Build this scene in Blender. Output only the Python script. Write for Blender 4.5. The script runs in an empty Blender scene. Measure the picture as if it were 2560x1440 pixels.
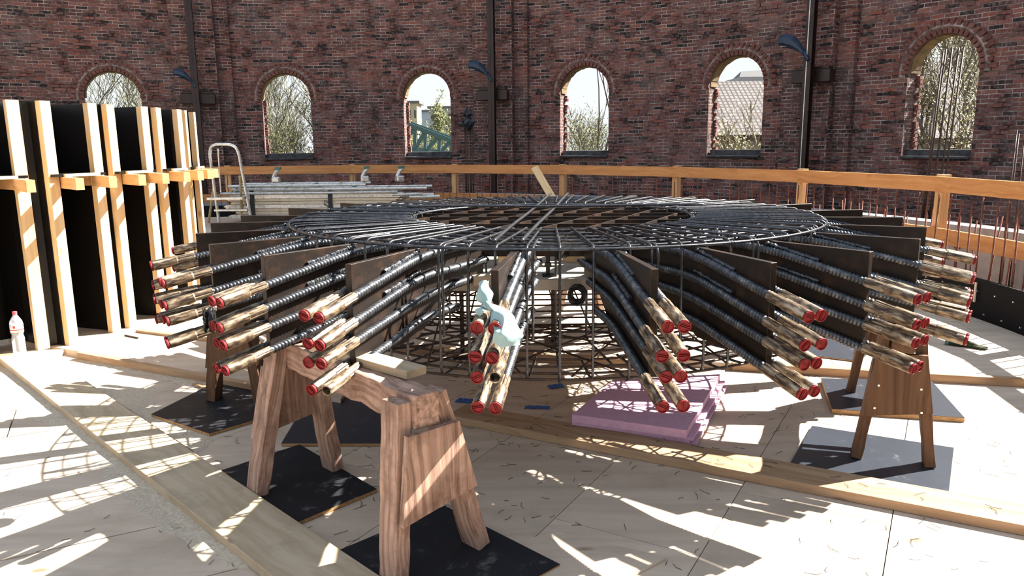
import bpy, bmesh, math, random
from mathutils import Vector, Matrix
random.seed(7)
S=bpy.context.scene; C=S.collection
R=math.radians
# ---------------- camera, sky, sun, exposure ----------------
F=1888.75; PIT=.18845; ROL=-.01044; H=1.56
fw=Vector((0,math.cos(PIT),-math.sin(PIT))); up0=Vector((0,math.sin(PIT),math.cos(PIT))); rt0=Vector((1,0,0))
rt=rt0*math.cos(ROL)+up0*math.sin(ROL); up=up0*math.cos(ROL)-rt0*math.sin(ROL)
cd=bpy.data.cameras.new('camera'); cam=bpy.data.objects.new('camera',cd); C.objects.link(cam)
cd.sensor_width=36; cd.lens=F/2560*36; cd.clip_end=500; cd.clip_start=.05
cam.matrix_world=Matrix(((rt.x,up.x,-fw.x,0),(rt.y,up.y,-fw.y,0),(rt.z,up.z,-fw.z,H),(0,0,0,1)))
S.camera=cam
W=bpy.data.worlds.new('sky'); S.world=W; W.use_nodes=True
nt=W.node_tree; bg=nt.nodes['Background']; bg.inputs[1].default_value=.95
tcw=nt.nodes.new('ShaderNodeTexCoord'); sp=nt.nodes.new('ShaderNodeSeparateXYZ'); cr=nt.nodes.new('ShaderNodeValToRGB')
nt.links.new(tcw.outputs['Generated'],sp.inputs[0]); nt.links.new(sp.outputs['Z'],cr.inputs[0]); nt.links.new(cr.outputs[0],bg.inputs[0])
cr.color_ramp.elements[0].color=(.93,.96,1,1); cr.color_ramp.elements[1].color=(.62,.78,1,1)
sl=bpy.data.lights.new('sun','SUN'); sl.energy=23; sl.angle=R(.53); sl.color=(1,.95,.87)
so=bpy.data.objects.new('sun',sl); C.objects.link(so)
SAZ=R(22); SEL=R(41)
sd=Vector((math.cos(SAZ)*math.cos(SEL),math.sin(SAZ)*math.cos(SEL),math.sin(SEL)))
so.rotation_euler=sd.to_track_quat('Z','Y').to_euler(); so.location=(12,6,14)
S.view_settings.view_transform='Standard'; S.view_settings.look='None'; S.view_settings.exposure=0.15; S.view_settings.gamma=1
S.view_settings.use_curve_mapping=False
# measured image point -> place on the level z
def G(u,v,z=0):
    r=fw+rt*((u-1280)/F)-up*((v-720)/F); t=(z-H)/r.z
    return Vector((r.x*t,r.y*t,z))
# image point at forward distance y
def D(u,v,y):
    r=fw+rt*((u-1280)/F)-up*((v-720)/F); t=y/r.y
    return Vector((r.x*t,y,H+r.z*t))
# ---------------- mesh helper ----------------
class MB:
    def __init__(s): s.v=[]; s.f=[]; s.uv=None
    def add(s,vs,fs):
        n=len(s.v); s.v+=[tuple(x) for x in vs]; s.f+=[tuple(i+n for i in f) for f in fs]; return s
    def box(s,c,d,M=None,taper=1):
        x,y,z=[a/2 for a in d]; vs=[]
        for k in (-1,1):
            t=taper if k>0 else 1
            vs+=[Vector((-x*t,-y*t,k*z)),Vector((x*t,-y*t,k*z)),Vector((x*t,y*t,k*z)),Vector((-x*t,y*t,k*z))]
        if M: vs=[M@v for v in vs]
        c=Vector(c); vs=[v+c for v in vs]
        return s.add(vs,[(3,2,1,0),(4,5,6,7),(0,1,5,4),(1,2,6,5),(2,3,7,6),(3,0,4,7)])
    def prism(s,poly,z0,z1):
        n=len(poly); a=sum(poly[i][0]*poly[(i+1)%n][1]-poly[(i+1)%n][0]*poly[i][1] for i in range(n))
        if a<0: poly=poly[::-1]
        vs=[(p[0],p[1],z0) for p in poly]+[(p[0],p[1],z1) for p in poly]
        return s.add(vs,[tuple(range(n))[::-1],tuple(range(n,2*n))]+[(i,(i+1)%n,(i+1)%n+n,i+n) for i in range(n)])
    def rings(s,pts,rad,n=8,closed=False,tilt=0,cap=True):
        # pts list of Vector, rad float or list
        m=len(pts); pts=[Vector(p) for p in pts]
        vs=[];last=None
        for i in range(m):
            if closed: t=(pts[(i+1)%m]-pts[i-1])
            else: t=pts[min(i+1,m-1)]-pts[max(i-1,0)]
            t.normalize()
            if last is None:
                u=t.cross(Vector((0,0,1)))
                if u.length<.05: u=t.cross(Vector((0,1,0)))
            else: u=last-t*last.dot(t)
            u.normalize(); last=u; w=t.cross(u)
            r=rad[i] if isinstance(rad,(list,tuple)) else rad
            for k in range(n):
                a=2*math.pi*k/n
                vs.append(pts[i]+(u*math.cos(a)+w*math.sin(a))*r+(t*tilt*math.cos(a) if tilt else Vector()))
        fs=[]
        for i in range(m if closed else m-1):
            j=(i+1)%m
            for k in range(n):
                l=(k+1)%n; fs.append((i*n+k,i*n+l,j*n+l,j*n+k))
        if cap and not closed: fs+=[tuple(range(n))[::-1],tuple(range((m-1)*n,m*n))]
        return s.add(vs,fs)
    def build(s,name,m,parent=None,smooth=False,bevel=0,loc=None,M=None):
        me=bpy.data.meshes.new(name); me.from_pydata(s.v,[],s.f); me.update()
        if bevel:
            bm=bmesh.new(); bm.from_mesh(me); bmesh.ops.bevel(bm,geom=bm.edges[:],offset=bevel,segments=1,affect='EDGES'); bm.to_mesh(me); bm.free()
        if m: me.materials.append(m)
        if smooth: me.shade_smooth()
        return link(name,me,parent,M if M else (Matrix.Translation(loc) if loc is not None else None))
def link(name,me,parent=None,M=None):
    o=bpy.data.objects.new(name,me); C.objects.link(o)
    if parent: o.parent=parent
    if M is not None: o.matrix_basis=M
    return o
def tag(o,label,cat,group=None,kind=None):
    if label: o['label']=label
    if cat: o['category']=cat
    if group: o['group']=group
    if kind: o['kind']=kind
    return o
def thing(name,label,cat,loc=(0,0,0),rz=0,group=None):
    o=bpy.data.objects.new(name,None); C.objects.link(o); o.location=loc; o.rotation_euler=(0,0,rz); o.empty_display_size=.1
    return tag(o,label,cat,group)
def struct(o): o['kind']='structure'; return o
def frame(p0,p1,upv=Vector((0,0,1))):
    p0=Vector(p0);p1=Vector(p1);x=(p1-p0).normalized(); y=Vector(upv).cross(x)
    if y.length<.01: y=Vector((0,1,0)).cross(x)
    y.normalize(); z=x.cross(y)
    M=Matrix((( x.x,y.x,z.x,0),(x.y,y.y,z.y,0),(x.z,y.z,z.z,0),(0,0,0,1))); M.translation=(p0+p1)/2; return M
def beam(name,p0,p1,w,h,m,parent=None,upv=Vector((0,0,1)),bevel=.003,rough=0):
    """timber of width w, height h, its length along its own x axis; world coordinates (parent is an Empty)"""
    p0=Vector(p0);p1=Vector(p1);L=(p1-p0).length
    mb=MB()
    n=max(1,int(L/.06)) if rough else 1
    vs=[];fs=[]
    for i in range(n+1):
        x=-L/2+L*i/n
        for (a,b) in ((-1,-1),(1,-1),(1,1),(-1,1)):
            q=rough
            vs.append((x,a*w/2+random.uniform(-q,q),b*h/2+random.uniform(-q,q)))
    for i in range(n):
        for k in range(4):
            l=(k+1)%4; fs.append((i*4+k,(i+1)*4+k,(i+1)*4+l,i*4+l))
    fs+=[(0,1,2,3),tuple(n*4+k for k in (3,2,1,0))]
    mb.add(vs,fs)
    M=frame(p0,p1,upv)
    if parent: M=parent_inv(parent)@M
    o=mb.build(name,m,parent,M=M,bevel=0)
    if bevel:
        b=o.modifiers.new('b','BEVEL'); b.width=bevel; b.segments=2; b.limit_method='ANGLE'
    return o
def parent_inv(p):
    M=Matrix.Translation(p.location)@p.rotation_euler.to_matrix().to_4x4()
    if p.parent: M=p.parent.matrix_basis@M
    return M.inverted()
# ---------------- materials ----------------
def mat(name,col=(.5,.5,.5),rough=.6,metal=0,noise=None,bump=None,scale=(1,1,1),spec=None,coord='Object'):
    """noise=(scale,detail,[(pos,col),...]) ; bump=(scale,strength,dist)"""
    m=bpy.data.materials.new(name); m.use_nodes=True; n=m.node_tree.nodes; l=m.node_tree.links
    b=n['Principled BSDF']; b.inputs['Roughness'].default_value=rough; b.inputs['Metallic'].default_value=metal
    b.inputs['Base Color'].default_value=(*col,1)
    if spec is not None: b.inputs['Specular IOR Level'].default_value=spec
    tc=n.new('ShaderNodeTexCoord'); mp=n.new('ShaderNodeMapping'); mp.inputs['Scale'].default_value=scale
    l.new(tc.outputs[coord],mp.inputs[0]); m['x']=1
    if noise:
        t=n.new('ShaderNodeTexNoise'); t.inputs['Scale'].default_value=noise[0]; t.inputs['Detail'].default_value=noise[1]; t.inputs['Roughness'].default_value=.65
        l.new(mp.outputs[0],t.inputs[0]); r=n.new('ShaderNodeValToRGB'); e=r.color_ramp.elements
        while len(e)<len(noise[2]): e.new(.5)
        for k,(p,c) in enumerate(noise[2]): e[k].position=p; e[k].color=(*c,1)
        l.new(t.outputs[0],r.inputs[0]); l.new(r.outputs[0],b.inputs['Base Color'])
    if bump:
        t=n.new('ShaderNodeTexNoise'); t.inputs['Scale'].default_value=bump[0]; t.inputs['Detail'].default_value=5
        l.new(mp.outputs[0],t.inputs[0]); q=n.new('ShaderNodeBump'); q.inputs['Strength'].default_value=bump[1]; q.inputs['Distance'].default_value=bump[2]
        l.new(t.outputs[0],q.inputs['Height']); l.new(q.outputs[0],b.inputs['Normal'])
    return m
def wood(name,c1,c2,ck=None,grain=28,rough=.7,bump=.35,dirt=None,dscale=3,axis=0,island=0):
    """grain along the object's own x axis, darker knots"""
    m=bpy.data.materials.new(name); m.use_nodes=True; n=m.node_tree.nodes; l=m.node_tree.links
    b=n['Principled BSDF']; b.inputs['Roughness'].default_value=rough
    b.inputs['Specular IOR Level'].default_value=.25
    tc=n.new('ShaderNodeTexCoord'); 
    wn=n.new('ShaderNodeTexNoise'); wn.inputs['Scale'].default_value=2.2; wn.inputs['Detail'].default_value=2
    l.new(tc.outputs['Object'],wn.inputs[0])
    oi=n.new('ShaderNodeObjectInfo'); 
    ad=n.new('ShaderNodeVectorMath'); ad.operation='MULTIPLY_ADD'; ad.inputs[1].default_value=(.12,.12,.12)
    l.new(wn.outputs['Color'],ad.inputs[0]); l.new(tc.outputs['Object'],ad.inputs[2])
    a2=n.new('ShaderNodeVectorMath'); a2.operation='ADD'; l.new(ad.outputs[0],a2.inputs[0])
    cm=n.new('ShaderNodeCombineXYZ'); ml=n.new('ShaderNodeMath'); ml.operation='MULTIPLY'; ml.inputs[1].default_value=17
    l.new(oi.outputs['Random'],ml.inputs[0]); 
    for k in range(3): l.new(ml.outputs[0],cm.inputs[k])
    l.new(cm.outputs[0],a2.inputs[1])
    mp=n.new('ShaderNodeMapping'); sc=[1,grain,grain]; 
    if axis==1: sc=[grain,1,grain]
    mp.inputs['Scale'].default_value=sc
    l.new(a2.outputs[0],mp.inputs[0])
    t=n.new('ShaderNodeTexNoise'); t.inputs['Scale'].default_value=1; t.inputs['Detail'].default_value=6; t.inputs['Roughness'].default_value=.6
    l.new(mp.outputs[0],t.inputs[0]); r=n.new('ShaderNodeValToRGB'); e=r.color_ramp.elements
    e[0].position=.3; e[0].color=(*c2,1); e[1].position=.62; e[1].color=(*c1,1)
    l.new(t.outputs[0],r.inputs[0]); out=r.outputs[0]
    def mix(a,fac,col):
        x=n.new('ShaderNodeMix'); x.data_type='RGBA'; l.new(fac,x.inputs[0]); l.new(a,x.inputs[6]); x.inputs[7].default_value=(*col,1); return x.outputs[2]
    if ck:
        v=n.new('ShaderNodeTexVoronoi'); v.inputs['Scale'].default_value=2.3; mk=n.new('ShaderNodeMapping'); mk.inputs['Scale'].default_value=(.7,1.6,1.6) if axis==0 else (1.6,.7,1.6)
        l.new(a2.outputs[0],mk.inputs[0]); l.new(mk.outputs[0],v.inputs[0])
        q=n.new('ShaderNodeValToRGB'); q.color_ramp.elements[0].position=.035; q.color_ramp.elements[0].color=(.85,.85,.85,1); q.color_ramp.elements[1].position=.085; q.color_ramp.elements[1].color=(0,0,0,1)
        l.new(v.outputs['Distance'],q.inputs[0]); out=mix(out,q.outputs[0],ck)
    if island:
        g=n.new('ShaderNodeNewGeometry'); hs=n.new('ShaderNodeHueSaturation'); mr=n.new('ShaderNodeMapRange'); mr.inputs[3].default_value=1-island; mr.inputs[4].default_value=1+island
        l.new(g.outputs['Random Per Island'],mr.inputs[0]); l.new(mr.outputs[0],hs.inputs['Value']); l.new(out,hs.inputs['Color']); out=hs.outputs[0]
    if dirt:
        t2=n.new('ShaderNodeTexNoise'); t2.inputs['Scale'].default_value=dscale; t2.inputs['Detail'].default_value=8; t2.inputs['Roughness'].default_value=.7
        l.new(tc.outputs['Object'],t2.inputs[0]); q=n.new('ShaderNodeValToRGB'); q.color_ramp.elements[0].position=.5; q.color_ramp.elements[0].color=(0,0,0,1); q.color_ramp.elements[1].position=.72; q.color_ramp.elements[1].color=(.8,.8,.8,1)
        l.new(t2.outputs[0],q.inputs[0]); out=mix(out,q.outputs[0],dirt)
    l.new(out,b.inputs['Base Color'])
    bp=n.new('ShaderNodeBump'); bp.inputs['Strength'].default_value=bump; bp.inputs['Distance'].default_value=.004; l.new(t.outputs[0],bp.inputs['Height']); l.new(bp.outputs[0],b.inputs['Normal'])
    return m
M_pine=wood('new pine timber',(.66,.41,.2),(.5,.27,.11),(.2,.08,.03),bump=.15)
M_pale=wood('pale pine stud',(.76,.56,.32),(.64,.42,.2),(.35,.17,.06),bump=.12)
M_rail=wood('orange guardrail timber',(.6,.29,.11),(.45,.19,.065),(.16,.05,.02),bump=.12)
M_old=wood('weathered trestle timber',(.46,.3,.23),(.15,.085,.06),(.05,.025,.015),grain=55,bump=1.0,dirt=(.1,.055,.035),dscale=5)
M_old2=wood('brown trestle timber',(.14,.075,.04),(.065,.032,.017),(.05,.02,.01),grain=36,bump=.6)
M_plank=wood('grey dusty plank',(.5,.4,.28),(.36,.27,.17),(.2,.12,.06),grain=22,bump=.4,dirt=(.3,.24,.16),dscale=4)
M_plank2=wood('brown edge board',(.42,.28,.17),(.27,.16,.085),(.15,.06,.03),grain=24,bump=.3)
M_ply=wood('plywood decking',(.57,.46,.36),(.44,.345,.26),(.16,.09,.05),grain=9,bump=.12,dirt=(.34,.27,.2),dscale=1.3,island=.1)
M_table=wood('grey plywood table top',(.42,.36,.29),(.3,.25,.2),(.14,.09,.05),grain=10,bump=.1,dirt=(.15,.12,.1),dscale=4)
M_black=mat('black film faced plywood',(.006,.0055,.006),.3,0,noise=(5,8,[(.0,(.006,.006,.006)),(.66,(.008,.007,.007)),(.76,(.03,.03,.03))]),bump=(60,.05,.001),spec=.3)
M_blackpad=mat('dusty black plywood',(.02,.02,.022),.65,0,noise=(9,9,[(.0,(.014,.014,.017)),(.6,(.02,.02,.023)),(.7,(.09,.088,.085)),(.78,(.22,.21,.2))]),bump=(90,.25,.001),spec=.1)
M_bluepad=mat('blue black plywood',(.02,.028,.045),.38,0,noise=(14,9,[(.0,(.016,.02,.03)),(.62,(.024,.03,.042)),(.75,(.1,.11,.125))]),bump=(90,.2,.001))
M_plyedge=wood('plywood edge',(.45,.28,.13),(.25,.13,.05),grain=90,bump=.2)
M_steel=mat('rusted dark steel plate',(.05,.03,.02),.5,.1,spec=.3,noise=(7,8,[(.25,(.008,.005,.004)),(.5,(.015,.009,.006)),(.64,(.04,.019,.01)),(.78,(.11,.045,.02))]),bump=(45,.3,.002))
M_bar=mat('dark ribbed rebar',(.06,.065,.08),.4,.7,noise=(30,6,[(.3,(.03,.033,.043)),(.55,(.1,.105,.115)),(.72,(.24,.23,.21))]),bump=(120,.4,.001))
M_ring=mat('thin dark rebar',(.08,.085,.1),.35,.8,noise=(40,5,[(.3,(.035,.037,.045)),(.6,(.09,.092,.1)),(.8,(.18,.16,.145))]))
M_rring=mat('thin brown rebar',(.08,.05,.035),.5,.5,noise=(40,5,[(.3,(.03,.02,.016)),(.6,(.075,.045,.03)),(.8,(.14,.08,.05))]))
M_rust=mat('rusty starter bar',(.2,.06,.03),.75,.1,noise=(25,6,[(.3,(.09,.025,.015)),(.6,(.2,.06,.03)),(.8,(.3,.11,.06))]))
M_coup=mat('stained steel coupler',(.3,.24,.17),.4,.35,noise=(17,12,[(.3,(.02,.016,.014)),(.44,(.07,.045,.03)),(.52,(.24,.17,.1)),(.6,(.36,.31,.24)),(.78,(.46,.43,.37))]),bump=(90,.5,.0015),scale=(.6,2.6,2.6))
M_red=mat('red plastic cap',(.3,.012,.015),.6,0,spec=.25,noise=(30,4,[(.3,(.13,.008,.01)),(.7,(.22,.012,.015))]))
M_lime=mat('rust plate top',(.1,.05,.03),.4,.5)
M_rim=mat('dull black rim panel',(.007,.007,.008),.7,0,spec=.12)
M_pink=mat('pink foam board',(.62,.36,.5),.85,0,noise=(40,3,[(.3,(.56,.33,.47)),(.7,(.64,.4,.53))]),bump=(200,.15,.001))
M_cloth=mat('pale blue cloth',(.26,.38,.4),.85,0,noise=(14,4,[(.3,(.2,.32,.35)),(.7,(.32,.44,.45))]),bump=(30,.5,.004))
M_tape=mat('blue sheet scrap',(.02,.09,.32),.6,0,noise=(30,3,[(.3,(.015,.07,.27)),(.7,(.03,.12,.38))]))
M_conc=mat('grey concrete',(.33,.35,.37),.85,0,noise=(4,8,[(.3,(.25,.27,.29)),(.7,(.4,.42,.44))]),bump=(30,.2,.003))
M_girder=mat('dark red brown steel post',(.03,.012,.01),.35,.2,noise=(6,5,[(.3,(.014,.007,.007)),(.7,(.04,.016,.013))]))
M_bluel=mat('dark blue lamp housing',(.02,.04,.08),.4,.1)
M_glasslamp=mat('lamp lens',(.25,.25,.22),.2)
M_alu=mat('worn aluminium',(.6,.6,.57),.35,.8,noise=(25,6,[(.3,(.35,.33,.28)),(.5,(.62,.61,.58)),(.8,(.75,.74,.72))]))
M_yell=mat('yellowed ladder leg',(.5,.4,.18),.5,.3,noise=(25,6,[(.3,(.35,.26,.1)),(.7,(.62,.52,.3))]))
M_ltimber=mat('pale painted board',(.7,.6,.45),.6,0,noise=(12,6,[(.3,(.4,.3,.2)),(.5,(.66,.55,.4)),(.8,(.75,.66,.52))]),scale=(1,8,8))
M_green=mat('faded green paint',(.06,.16,.12),.5)
M_rubber=mat('black rubber strap',(.02,.02,.022),.7)
M_wire=mat('black tie wire',(.02,.02,.022),.4,.6)
M_plastic=mat('black plastic sheet',(.015,.018,.03),.25,0,bump=(20,.8,.01))
M_sand=mat('sawdust and sand',(.5,.42,.32),.95,0,noise=(60,6,[(.3,(.38,.3,.21)),(.7,(.6,.52,.41))]),bump=(80,.8,.006))
M_glove=mat('dark green work glove',(.03,.035,.015),.9,0,noise=(16,4,[(.3,(.015,.014,.01)),(.55,(.03,.035,.015)),(.75,(.08,.11,.03))]),bump=(50,.6,.004))
M_label=mat('white bottle label',(.75,.75,.78),.6)
M_redp=mat('red print',(.6,.03,.04),.5)
M_cap=mat('pink red screw cap',(.75,.1,.12),.5)
M_purple=mat('purple hose',(.1,.06,.35),.5)
M_mark=mat('red marking paint',(.6,.05,.06),.7)
M_leaf=mat('fresh yellow green leaves',(.2,.24,.06),.8,0,noise=(3,3,[(.3,(.07,.09,.025)),(.7,(.2,.2,.07))]))
M_leafy=mat('yellow blossom leaves',(.55,.5,.18),.7,0,noise=(3,3,[(.3,(.24,.22,.08)),(.7,(.42,.39,.18))]))
M_bark=mat('grey bark',(.08,.075,.065),.9,0,noise=(4,3,[(.3,(.045,.042,.038)),(.7,(.13,.12,.1))]))
M_barkl=mat('mossy bark',(.16,.16,.12),.9,0,noise=(4,3,[(.3,(.08,.08,.06)),(.7,(.24,.24,.17))]))
M_bridge=mat('green bridge paint',(.05,.11,.12),.6)
M_grass=mat('outside ground',(.12,.13,.07),.95,0,noise=(.6,6,[(.3,(.08,.09,.05)),(.7,(.2,.18,.12))]))
M_house=mat('pale tower render',(.42,.38,.28),.9,0,noise=(2,5,[(.3,(.33,.3,.22)),(.7,(.48,.44,.33))]))
M_hgrey=mat('grey distant block',(.28,.29,.31),.9)
M_hblue=mat('blue grey warehouse cladding',(.3,.36,.45),.8)
M_win=mat('dark window pane',(.05,.05,.06),.3)
M_slate=mat('slate roof',(.1,.1,.1),.8)
M_blackin=mat('painted hole and gap shade',(.03,.025,.02),.9)  # dark colour stands in for the shade inside holes and deck gaps
mg=bpy.data.materials.new('clear bottle plastic'); mg.use_nodes=True
b=mg.node_tree.nodes['Principled BSDF']; b.inputs['Alpha'].default_value=.3; b.inputs['Roughness'].default_value=.1; b.inputs['Base Color'].default_value=(.8,.83,.9,1)
# tile roof pattern
def tilemat():
    m=bpy.data.materials.new('tiled roof'); m.use_nodes=True; n=m.node_tree.nodes; l=m.node_tree.links; b=n['Principled BSDF']; b.inputs['Roughness'].default_value=.8
    tc=n.new('ShaderNodeTexCoord'); br=n.new('ShaderNodeTexBrick'); br.offset=0; br.inputs['Scale'].default_value=1
    br.inputs['Brick Width'].default_value=.15; br.inputs['Row Height'].default_value=.2; br.inputs['Mortar Size'].default_value=.04; br.inputs['Mortar Smooth'].default_value=.6
    br.inputs['Color1'].default_value=(.17,.15,.145,1); br.inputs['Color2'].default_value=(.12,.09,.085,1); br.inputs['Mortar'].default_value=(.012,.01,.01,1)
    l.new(tc.outputs['UV'],br.inputs[0]); l.new(br.outputs[0],b.inputs['Base Color']); return m
M_tile=tilemat()
def brickmat(name,rowh=.075,bw=.25,dark=1.,weather=0):
    m=bpy.data.materials.new(name); m.use_nodes=True; n=m.node_tree.nodes; l=m.node_tree.links; b=n['Principled BSDF']; b.inputs['Roughness'].default_value=.9; b.inputs['Specular IOR Level'].default_value=.2
    tc=n.new('ShaderNodeTexCoord')
    wn=n.new('ShaderNodeTexNoise'); wn.inputs['Scale'].default_value=1.7; wn.inputs['Detail'].default_value=5; l.new(tc.outputs['UV'],wn.inputs[0])
    va=n.new('ShaderNodeVectorMath'); va.operation='MULTIPLY_ADD'; va.inputs[1].default_value=(.05,.045,0); l.new(wn.outputs['Color'],va.inputs[0]); l.new(tc.outputs['UV'],va.inputs[2])
    br=n.new('ShaderNodeTexBrick'); br.inputs['Scale'].default_value=1; br.inputs['Brick Width'].default_value=bw; br.inputs['Row Height'].default_value=rowh
    br.inputs['Mortar Size'].default_value=.0085; br.inputs['Mortar Smooth'].default_value=.25; br.inputs['Bias'].default_value=-.1
    br.inputs['Color1'].default_value=(0,0,0,1); br.inputs['Color2'].default_value=(1,1,1,1); br.inputs['Mortar'].default_value=(.5,.5,.5,1)
    l.new(va.outputs[0],br.inputs[0])
    rp=n.new('ShaderNodeValToRGB'); e=rp.color_ramp.elements
    cols=[(0,(.03,.02,.02)),(.1,(.1,.042,.038)),(.38,(.19,.07,.056)),(.6,(.15,.075,.068)),(.82,(.27,.085,.06)),(1,(.25,.17,.15))]
    while len(e)<len(cols): e.new(.5)
    for k,(p,c) in enumerate(cols): e[k].position=p; e[k].color=(*[x*dark for x in c],1)
    l.new(br.outputs['Color'],rp.inputs[0])
    # blotches: pale efflorescence and soot
    def mix(a,fac,col,blend='MIX'):
        x=n.new('ShaderNodeMix'); x.data_type='RGBA'; x.blend_type=blend; l.new(fac,x.inputs[0]); l.new(a,x.inputs[6]); x.inputs[7].default_value=(*col,1); return x.outputs[2]
    def ramp(src,a,bb,hi=1.):
        q=n.new('ShaderNodeValToRGB'); q.color_ramp.elements[0].position=a; q.color_ramp.elements[0].color=(0,0,0,1); q.color_ramp.elements[1].position=bb; q.color_ramp.elements[1].color=(hi,hi,hi,1); l.new(src,q.inputs[0]); return q.outputs[0]
    t=n.new('ShaderNodeTexNoise'); t.inputs['Scale'].default_value=.55; t.inputs['Detail'].default_value=9; t.inputs['Roughness'].default_value=.72; l.new(tc.outputs['UV'],t.inputs[0])
    o=mix(rp.outputs[0],ramp(t.outputs[0],.48,.72,.6),(.25,.19,.18))
    t3=n.new('ShaderNodeTexNoise'); t3.inputs['Scale'].default_value=.8; t3.inputs['Detail'].default_value=8; t3.inputs['Roughness'].default_value=.7
    m3=n.new('ShaderNodeMapping'); m3.inputs['Location'].default_value=(31,7,3); l.new(tc.outputs['UV'],m3.inputs[0]); l.new(m3.outputs[0],t3.inputs[0])
    o=mix(o,ramp(t3.outputs[0],.5,.72,.75),(.04,.028,.028))
    # fine grit
    t2=n.new('ShaderNodeTexNoise'); t2.inputs['Scale'].default_value=16; t2.inputs['Detail'].default_value=6; l.new(tc.outputs['UV'],t2.inputs[0])
    o=mix(o,ramp(t2.outputs[0],.5,.75,.55),(.36,.28,.26)); 
    # mortar colour, patchy
    mx=n.new('ShaderNodeMix'); mx.data_type='RGBA'; l.new(br.outputs['Fac'],mx.inputs[0]); l.new(o,mx.inputs[6])
    rm=n.new('ShaderNodeValToRGB'); rm.color_ramp.elements[0].position=.38; rm.color_ramp.elements[0].color=(.03,.022,.02,1); rm.color_ramp.elements[1].position=.62; rm.color_ramp.elements[1].color=(.46,.38,.35,1)
    t4=n.new('ShaderNodeTexNoise'); t4.inputs['Scale'].default_value=3.2; t4.inputs['Detail'].default_value=7; l.new(tc.outputs['UV'],t4.inputs[0]); l.new(t4.outputs[0],rm.inputs[0]); l.new(rm.outputs[0],mx.inputs[7])
    l.new(mx.outputs[2],b.inputs['Base Color'])
    iv=n.new('ShaderNodeMath'); iv.operation='MULTIPLY_ADD'; iv.inputs[1].default_value=-1.2; l.new(br.outputs['Fac'],iv.inputs[0]); l.new(t2.outputs[0],iv.inputs[2])
    bp=n.new('ShaderNodeBump'); bp.inputs['Strength'].default_value=.9; bp.inputs['Distance'].default_value=.02; l.new(iv.outputs[0],bp.inputs['Height']); l.new(bp.outputs[0],b.inputs['Normal'])
    return m
M_brick=brickmat('old red brickwork'); M_brickp=brickmat('dark pier brickwork',dark=.9)
M_vous=mat('arch bricks',(.2,.07,.055),.9,0,noise=(6,5,[(.3,(.09,.035,.03)),(.55,(.2,.075,.06)),(.75,(.3,.16,.13))]),bump=(30,.6,.008))
M_mortar=mat('pale mortar',(.26,.2,.17),.95,0,noise=(9,5,[(.35,(.1,.07,.06)),(.6,(.42,.34,.3))]),bump=(20,.5,.01))
M_sill=mat('sooty stone sill',(.06,.06,.06),.9,0,noise=(7,6,[(.3,(.02,.02,.022)),(.7,(.1,.1,.105))]),bump=(20,.5,.01))
M_soffit=mat('arch soffit with painted ochre light',(.2,.12,.05),.9,0,noise=(6,6,[(.3,(.09,.06,.035)),(.7,(.28,.17,.07))]),bump=(20,.6,.01))  # the warm light on the soffit is put into this ochre colour
# ---------------- round brick hall ----------------
WC=(-4,6); WR=14.1; WT=.45
wins=[(-23.6,1),(-7.15,2),(7.6,3),(24.3,4),(39.2,5),(56.0,6)]
def wp(th,r,z): return (WC[0]+r*math.sin(th),WC[1]+r*math.cos(th),z)
def wall():
    mb=MB(); uv=[]
    def q(ps,us): mb.add(ps,[(0,1,2,3)]); uv.extend(us)
    hw=.62; sill=1.24; spring=2.77
    T0,T1,TX=R(-62),R(66),R(66)
    def ztop(th): return 11 if th<TX else 4.6  # unseen heights shaped for light: tall shades left brickwork, low lets sun in
    edges=set()
    t=T0
    while t<R(150): edges.add(round(t,5)); t+=R(1.0)
    wr=[]
    for a,_ in wins:
        c=R(a); w=hw/WR; wr.append((c-w,c+w,c))
        for k in range(25):
            ang=math.pi*k/24; edges.add(round(c-w*math.cos(ang),5))
    ed=sorted(edges); ed=[e for i,e in enumerate(ed) if i==0 or e-ed[i-1]>1e-4]
    for i in range(len(ed)-1):
        a,b=ed[i],ed[i+1]; m=(a+b)/2; zt=ztop(m); sa,sb=a*WR,b*WR
        w=next((x for x in wr if x[0]-1e-4<a and b<x[1]+1e-4),None)
        def ar(t):
            return spring+math.sqrt(max(0,hw*hw-((t-w[2])*WR)**2))
        for r,fl in ((WR,0),(WR+WT,1)):
            def face(za,zb,zc,zd):
                ps=[wp(a,r,za),wp(b,r,zb),wp(b,r,zc),wp(a,r,zd)]; us=[(sa,za),(sb,zb),(sb,zc),(sa,zd)]
                if fl: ps=ps[::-1]; us=us[::-1]
                q(ps,us)
            if w: face(-2,-2,sill,sill); face(ar(a),ar(b),zt,zt)
            else: face(-2,-2,zt,zt)
        q([wp(a,WR,zt),wp(b,WR,zt),wp(b,WR+WT,zt),wp(a,WR+WT,zt)],[(sa,0),(sb,0),(sb,WT),(sa,WT)])
        if w:
            q([wp(a,WR,sill),wp(a,WR+WT,sill),wp(b,WR+WT,sill),wp(b,WR,sill)][::-1],[(sa,0),(sa,WT),(sb,WT),(sb,0)])
            q([wp(a,WR,ar(a)),wp(b,WR,ar(b)),wp(b,WR+WT,ar(b)),wp(a,WR+WT,ar(a))],[(sa,0),(sb,0),(sb,WT),(sa,WT)])
    for a,b,c in wr:
        for t in (a,b):
            q([wp(t,WR,sill),wp(t,WR+WT,sill),wp(t,WR+WT,spring),wp(t,WR,spring)],[(0,sill),(WT,sill),(WT,spring),(0,spring)])
    # step between the tall and low part
    q([wp(TX,WR,4.6),wp(TX,WR+WT,4.6),wp(TX,WR+WT,11),wp(TX,WR,11)],[(0,4.6),(WT,4.6),(WT,11),(0,11)])
    me=bpy.data.meshes.new('wall_back'); me.from_pydata(mb.v,[],mb.f); l=me.uv_layers.new(name='UVMap')
    for i,u in enumerate(uv): l.data[i].uv=u
    me.materials.append(M_brick); struct(link('wall_back',me))
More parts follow.
